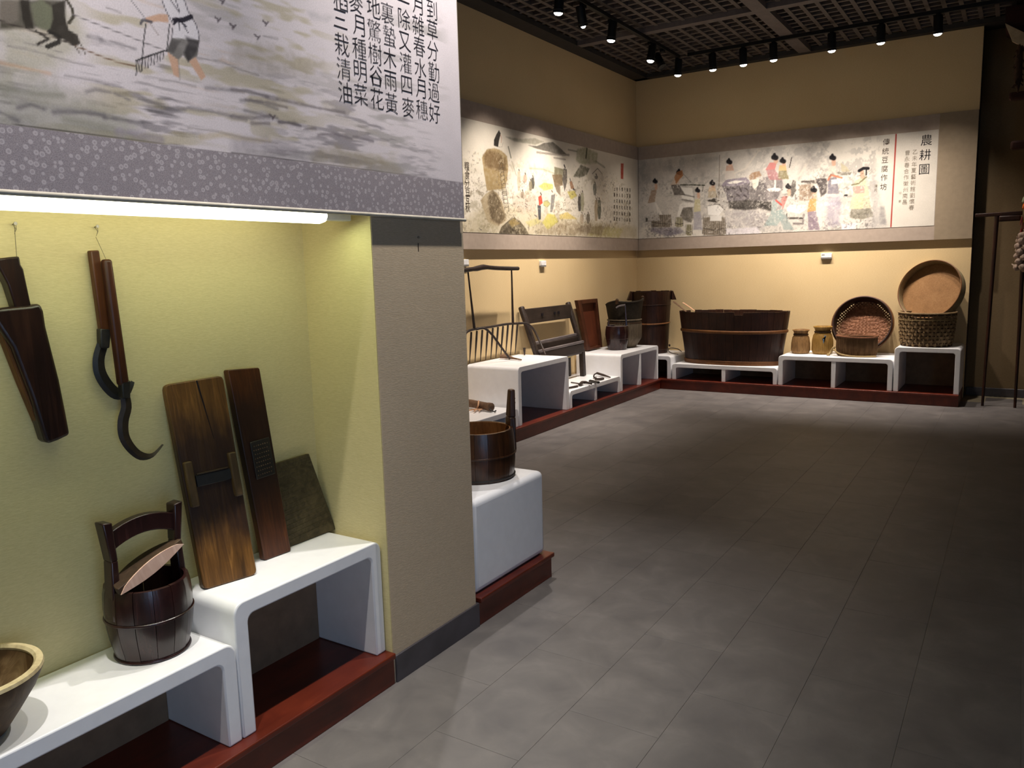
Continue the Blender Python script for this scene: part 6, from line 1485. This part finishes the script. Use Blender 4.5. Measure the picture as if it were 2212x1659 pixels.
# sieve leaning on the wall
def tilted(o, c, tilt, yaw=0):
    o.location = c; o.rotation_euler = (math.radians(90-tilt), 0, yaw); return o
t = thing('round_sieve', 'round dark-walled bamboo sieve leaning on the wall behind the straw basket', 'sieve')
tilted(t, (-1.445, 9.497, .752), 20)
# local: z axis = opening axis (towards the viewer), disc in xy
MB().lathe([(.292, -.005), (.296, .0), (.304, .125), (.298, .133), (.290, .128), (.284, .0), (.286, -.005)], 72, closed=True).build('side_wall', 'sieve_wall', t, smooth=True)
hoop(t, .130, .300, .007, 'sieve_wall', n=72, name='rim'); hoop(t, .105, .311, .010, 'tub_hoop', n=72, name='outer_hoop')
mm = MB(); st = .0255
for d in (0, 1):
    for k in range(-12, 13):
        u = k*st; L = math.sqrt(max(.286**2-u*u, 0)); 
        if L < .03: continue
        nn = max(2, int(2*L/st)); prev = None; vs = []; fs = []
        wv = .0088 if (L > .13 or True) else .006
        for i in range(nn+1):
            s = -L+2*L*i/nn; zz = .004*(1 if (i+k+d) % 2 else -1)
            rr = math.hypot(u, s)
            ww = .0120 if rr < .235 else .0072
            for q in (-ww, ww):
                x, y = (s, u+q) if d == 0 else (u+q, s)
                c_, s_ = math.cos(PI/4), math.sin(PI/4); vs.append((x*c_-y*s_, x*s_+y*c_, zz))
        for i in range(nn): fs.append((2*i, 2*i+1, 2*i+3, 2*i+2))
        mm.add(vs, fs)
mm.build('woven_bottom', 'weave_red', t, kind='stuff')
# tall woven basket and the round pan leaning on it
t = thing('woven_basket', 'tall round woven bamboo basket at the right end of the back wall', 'basket', (-.800, 9.245, .586))
prof = [(0, .225), (.03, .245), (.15, .257), (.34, .268)]
woven_wall(t, prof, 44, 9, 'weave_brown', amp=.006, wr=.36, ws=.34)
MB().lathe([(.215, .004), (.238, .03), (.250, .15), (.258, .30), (.252, .30), (.24, .15), (.226, .03), (.2, .012), (0, .012), (0, .004)], 60).build('lining', 'weave_dark', t, smooth=True)
hoop(t, .342, .268, .010, 'weave_brown', n=80, name='rim', dz=.003); hoop(t, .325, .266, .007, 'weave_dark', n=80, name='rim_binding'); hoop(t, .010, .232, .010, 'weave_dark', name='foot_ring')
MB().lathe([(.2725, .268), (.2735, .272), (.2725, .276)], 96, mod=lambda a, z: .006*math.cos(40*a)).build('pale_strand', 'rope', t)
t = thing('winnowing_pan', 'large round pale winnowing pan standing in the woven basket against the wall', 'pan')
tilted(t, (-.775, 9.452, 1.125), 19, math.radians(-20))
MB().lathe([(.312, -.004), (.322, .0), (.322, .096), (.318, .102), (.310, .100), (.310, .0)], 80, closed=True).build('side_wall', 'pan_wall', t, smooth=True)
hoop(t, .100, .317, .006, 'tub_hoop', n=80, name='rim')
MB().lathe([(0, -.004), (.313, -.004), (.313, .004), (0, .004)], 80).build('woven_disc', 'pan_disc', t)

# ------------------------------------------------------------ left wall small items
t = thing('roped_pole', 'thick wooden pole with hooks and pale straw ties on the lowest left bench', 'pole', (-3.8321, 5.4745, 0.3000))
pr_ = [rel((-4.1676, 5.5646, 0.3350), t), rel((-3.9770, 5.5441, 0.3350), t), rel((-3.7941, 5.5048, 0.3300), t), rel((-3.7282, 5.4849, 0.3300), t)]
MB().tube(smoothline(pr_, 3), [.036]*4+[.034]*3+[.038]*2+[.020], 12).build('shaft', 'stick_wood', t, smooth=True)
MB().tube(smoothline([rel((-3.7538, 5.4736, 0.3300), t), rel((-3.7274, 5.4615, 0.3100), t), rel((-3.6927, 5.4655, 0.3000), t), rel((-3.7062, 5.5070, 0.3000), t)], 3), .006, 8).build('hook', 'iron_black', t, smooth=True)
MB().tube(smoothline([rel((-3.8875, 5.5165, 0.3700), t), rel((-3.8574, 5.4647, 0.3400), t), rel((-3.9042, 5.5154, 0.3000), t)], 3), .007, 8).build('tie', 'straw_pale', t, smooth=True)
mm = MB()
for a_, b2 in (((-3.9019, 5.3952, 0.3000), (-3.8652, 5.5083, 0.3000)), ((-3.9058, 5.4415, 0.3000), (-3.8121, 5.4595, 0.3000)), ((-3.8399, 5.3757, 0.3000), (-3.9176, 5.5839, 0.3000)), ((-3.8125, 5.4116, 0.3000), (-3.8875, 5.5972, 0.3000))):
    mm.tube([Vector(rel(a_, t))+Vector((0, 0, .006)), Vector(rel(b2, t))+Vector((0, 0, .010))], .006, 6)
mm.build('straw_ties', 'straw_pale', t, kind='stuff')
def small_tool(pts, rad, label, nm, mat='iron_dark', parts=()):
    t = thing(nm, label, 'tool', pts[0], group='small hand tools on the low bench')
    MB().tube([rel(p, t) for p in pts], [v*1.1 for v in rad] if isinstance(rad, list) else rad*1.1, 8, flat=.7).build('shaft', mat, t, smooth=True)
    for n2, m2, p2, r2 in parts: MB().tube(smoothline([rel(p, t) for p in p2], 3), r2, 8).build(n2, m2, t, smooth=True)
small_tool([(-3.8640, 7.7538, 0.3300), (-3.7580, 7.6746, 0.3250), (-3.6373, 7.6058, 0.3150)], [.016, .018, .008], 'hand pick with a curled iron neck, farthest of the small tools', 'hand_pick', parts=[('iron_neck', 'iron_dark', [(-3.8640, 7.7538, 0.3300), (-3.8256, 7.6095, 0.3350), (-3.7816, 7.5104, 0.3200), (-3.7544, 7.5215, 0.3100)], .008)])
small_tool([(-3.7289, 7.4267, 0.3140), (-3.6820, 7.4304, 0.3160), (-3.6628, 7.4903, 0.3140)], [.012, .018, .015], 'short dark iron wedge on the low bench, second from the far end', 'iron_wedge')
small_tool([(-3.7063, 7.2750, 0.3160), (-3.5827, 7.2186, 0.3160)], [.020, .016], 'square black iron bar across the middle of the low bench', 'iron_bar', 'iron_black')
small_tool([(-3.6818, 6.9915, 0.3180), (-3.7078, 7.1019, 0.3250), (-3.6728, 7.1161, 0.3250), (-3.6047, 7.1056, 0.3160)], [.016, .020, .018, .012], 'brown hand axe head on the low bench', 'axe_head')
small_tool([(-3.8615, 7.1493, 0.3100), (-3.7276, 7.0989, 0.3100)], .008, 'thin iron rod lying on the low bench nearest the tall bench', 'iron_rod')
small_tool([(-3.7102, 6.7907, 0.3120), (-3.6784, 6.9352, 0.3120)], [.010, .014], 'nearest small chisel at the front edge of the low bench', 'chisel')
t = thing('paper_note', 'pale yellow folded note hanging beside the settle leg', 'note', (-4.0000, 7.3955, 0.5873))
MB().box(-.003, .003, -.045, .04, -.05, .05).build('sheet', 'niche_paper', t)

# ------------------------------------------------------------ right edge: stand, garlic, eave
t = thing('wooden_stand', 'thin-legged dark wooden stand with a long top bar at the right edge', 'stand', (-.2, 9.14, 0))
MB().hexa([(-.215, -.022, 1.868), (.175, -.022, 1.868), (.175, .022, 1.868), (-.215, .022, 1.868), (-.215, -.022, 1.900), (.175, -.022, 1.905), (.175, .022, 1.905), (-.215, .022, 1.900)]).build('top_bar', 'stand_wood', t, bevel=.006)
MB().box(-.015, .165, -.03, .03, 1.815, 1.869).build('block', 'stand_wood', t, bevel=.012)
MB().tube([(-.058, 0, 0), (-.045, 0, .9), (-.032, 0, 1.87)], [.013, .017, .021], 10).build('leg', 'stand_wood', t, smooth=True)
MB().tube([(.218, 0, 0), (.212, 0, .8), (.196, 0, 1.82)], [.013, .017, .021], 10).build('leg', 'stand_wood', t, smooth=True)
def bulb(n_, mat, r):
    return MB().lathe([(0, -r*.85), (r*.5, -r*.8), (r*.95, -r*.3), (r, .05*r), (r*.75, r*.6), (r*.25, r), (r*.12, r*1.6), (0, r*1.7)], 18, mod=lambda a, z: .06*math.cos(7*a)).mesh(n_, mat, smooth=True)
GX, GY = .03, 9.02
t = thing('garlic_string', 'string of grey-white garlic bulbs hanging at the right edge', 'garlic', (GX-.02, GY, 1.60))
MB().tube([(0, 0, .35), (0, 0, -.25)], .006, 6).build('cord', 'rope', t)
g = bulb('garlic_bulb', 'garlic', .034); k = 0
for j in range(7):
    for az in (3.5, 5.0, .4, 1.9):
        rr = .052 if j else .03
        o = bpy.data.objects.new('garlic_bulb', g); C.objects.link(o); o.parent = t
        o.location = (rr*math.cos(az+j*.7), rr*math.sin(az+j*.7), .08-j*.052+.01*math.sin(az*3)); o.rotation_euler = (random.uniform(-.8, .8), random.uniform(-.8, .8), az); k += 1
def cob(n_, mat, L=.15, r=.022):
    return MB().lathe([(0, -L/2), (r*.6, -L*.45), (r, -L*.25), (r*.95, L*.2), (r*.5, L*.48), (0, L/2)], 16, mod=lambda a, z: .05*math.cos(8*a)*math.cos(z*300)).mesh(n_, mat, smooth=True)
cobs = [cob('corn_cob', 'corn_orange'), cob('corn_cob', 'corn_yellow'), cob('corn_cob', 'husk_pale', .17, .026)]
t = thing('corn_string', 'string of orange corn cobs with pale husks hanging above the garlic', 'corn', (GX+.02, GY+.01, 2.15))
MB().tube([(0, 0, .35), (0, 0, -.42)], .006, 6).build('cord', 'rope', t)
for j in range(9):
    for az in (3.0, 4.4, .2):
        m_ = cobs[(j+int(az)) % 3 if j < 7 else (2 if az < 1 else 1)]
        o = bpy.data.objects.new('corn_cob', m_); C.objects.link(o); o.parent = t
        o.location = (.04*math.cos(az+j*.5), .04*math.sin(az+j*.5), .22-j*.065); o.rotation_euler = (random.uniform(-.5, .5), random.uniform(-.3, .6), az)
t = thing('corn_string', 'short bunch of corn, pale husk and orange tip, hanging lowest by the garlic', 'corn', (GX+.075, GY+.0, 1.30))
MB().tube([(0, 0, .5), (0, 0, .0)], .005, 6).build('cord', 'rope', t)
for j, (m_, z) in enumerate(((cobs[2], .05), (cobs[2], .0), (cobs[0], -.09), (cobs[1], -.10))):
    o = bpy.data.objects.new('corn_cob', m_); C.objects.link(o); o.parent = t; o.location = (-.01+.02*(j % 2), .02*(j-1.5), z); o.rotation_euler = (.1*j, .05, j)
t = thing('chili_string', 'small dark red chillies hanging beside the garlic at the right edge', 'chilli', (GX-.045, GY+.03, 1.74))
MB().tube([(0, 0, .3), (0, 0, -.10)], .003, 6).build('cord', 'rope', t)
ch = MB().tube([(0, 0, .03), (.004, 0, 0), (.010, 0, -.03), (.014, 0, -.05)], [.006, .009, .006, .001], 8).mesh('chilli', 'chili_red', smooth=True)
for j in range(7):
    o = bpy.data.objects.new('chilli', ch); C.objects.link(o); o.parent = t; o.location = (.012*math.cos(j*2), .012*math.sin(j*2), -.10+j*.035); o.rotation_euler = (0, 0, j*2)
t = thing('hut_eave', 'dark timber eave of a display hut at the top right corner', 'roof', (0, 9.1, 0))
MB().prism([(-.26, 3.755), (-.255, 3.60), (-.10, 3.49), (.6, 3.0), (1.4, 2.45), (1.4, 3.755)], .5, 'y', -.1).build('roof_slab', 'eave_wood', t)
MB().prism([(-.255, 3.602), (-.19, 3.435), (.6, 2.86), (1.4, 2.30), (1.4, 2.46), (.6, 3.01)], .03, 'y', -.14).build('bargeboard', 'eave_board', t)
MB().box(-.192, 1.2, -.08, .02, 2.925, 2.995).build('beam_end', 'eave_wood', t, bevel=.02)
MB().box(-.155, 1.2, -.06, .04, 2.475, 2.555).build('beam_end', 'eave_wood', t, bevel=.02)
MB().box(.10, .24, 0, .12, 0, 2.9).build('hut_post', 'eave_wood', t, bevel=.01)
t = thing('dried_bundle', 'dark dried plant bundle hanging from the eave at the top right', 'bundle', (-.13, 8.98, 3.40))
MB().tube([(0, 0, .12), (0, 0, -.05), (0, 0, -.30), (.006, 0, -.42)], [.004, .028, .036, .006], 10).build('bundle', 'weave_dark', t, smooth=True)
mm = MB()
for j in range(40):
    z = .0-random.random()*.36; a = random.random()*6.28; mm.tube([(.02*math.cos(a), .02*math.sin(a), z), (.045*math.cos(a), .045*math.sin(a), z-.03)], .005, 5)
mm.build('leaves', 'weave_dark', t, kind='stuff')
print('tiles', cnt)
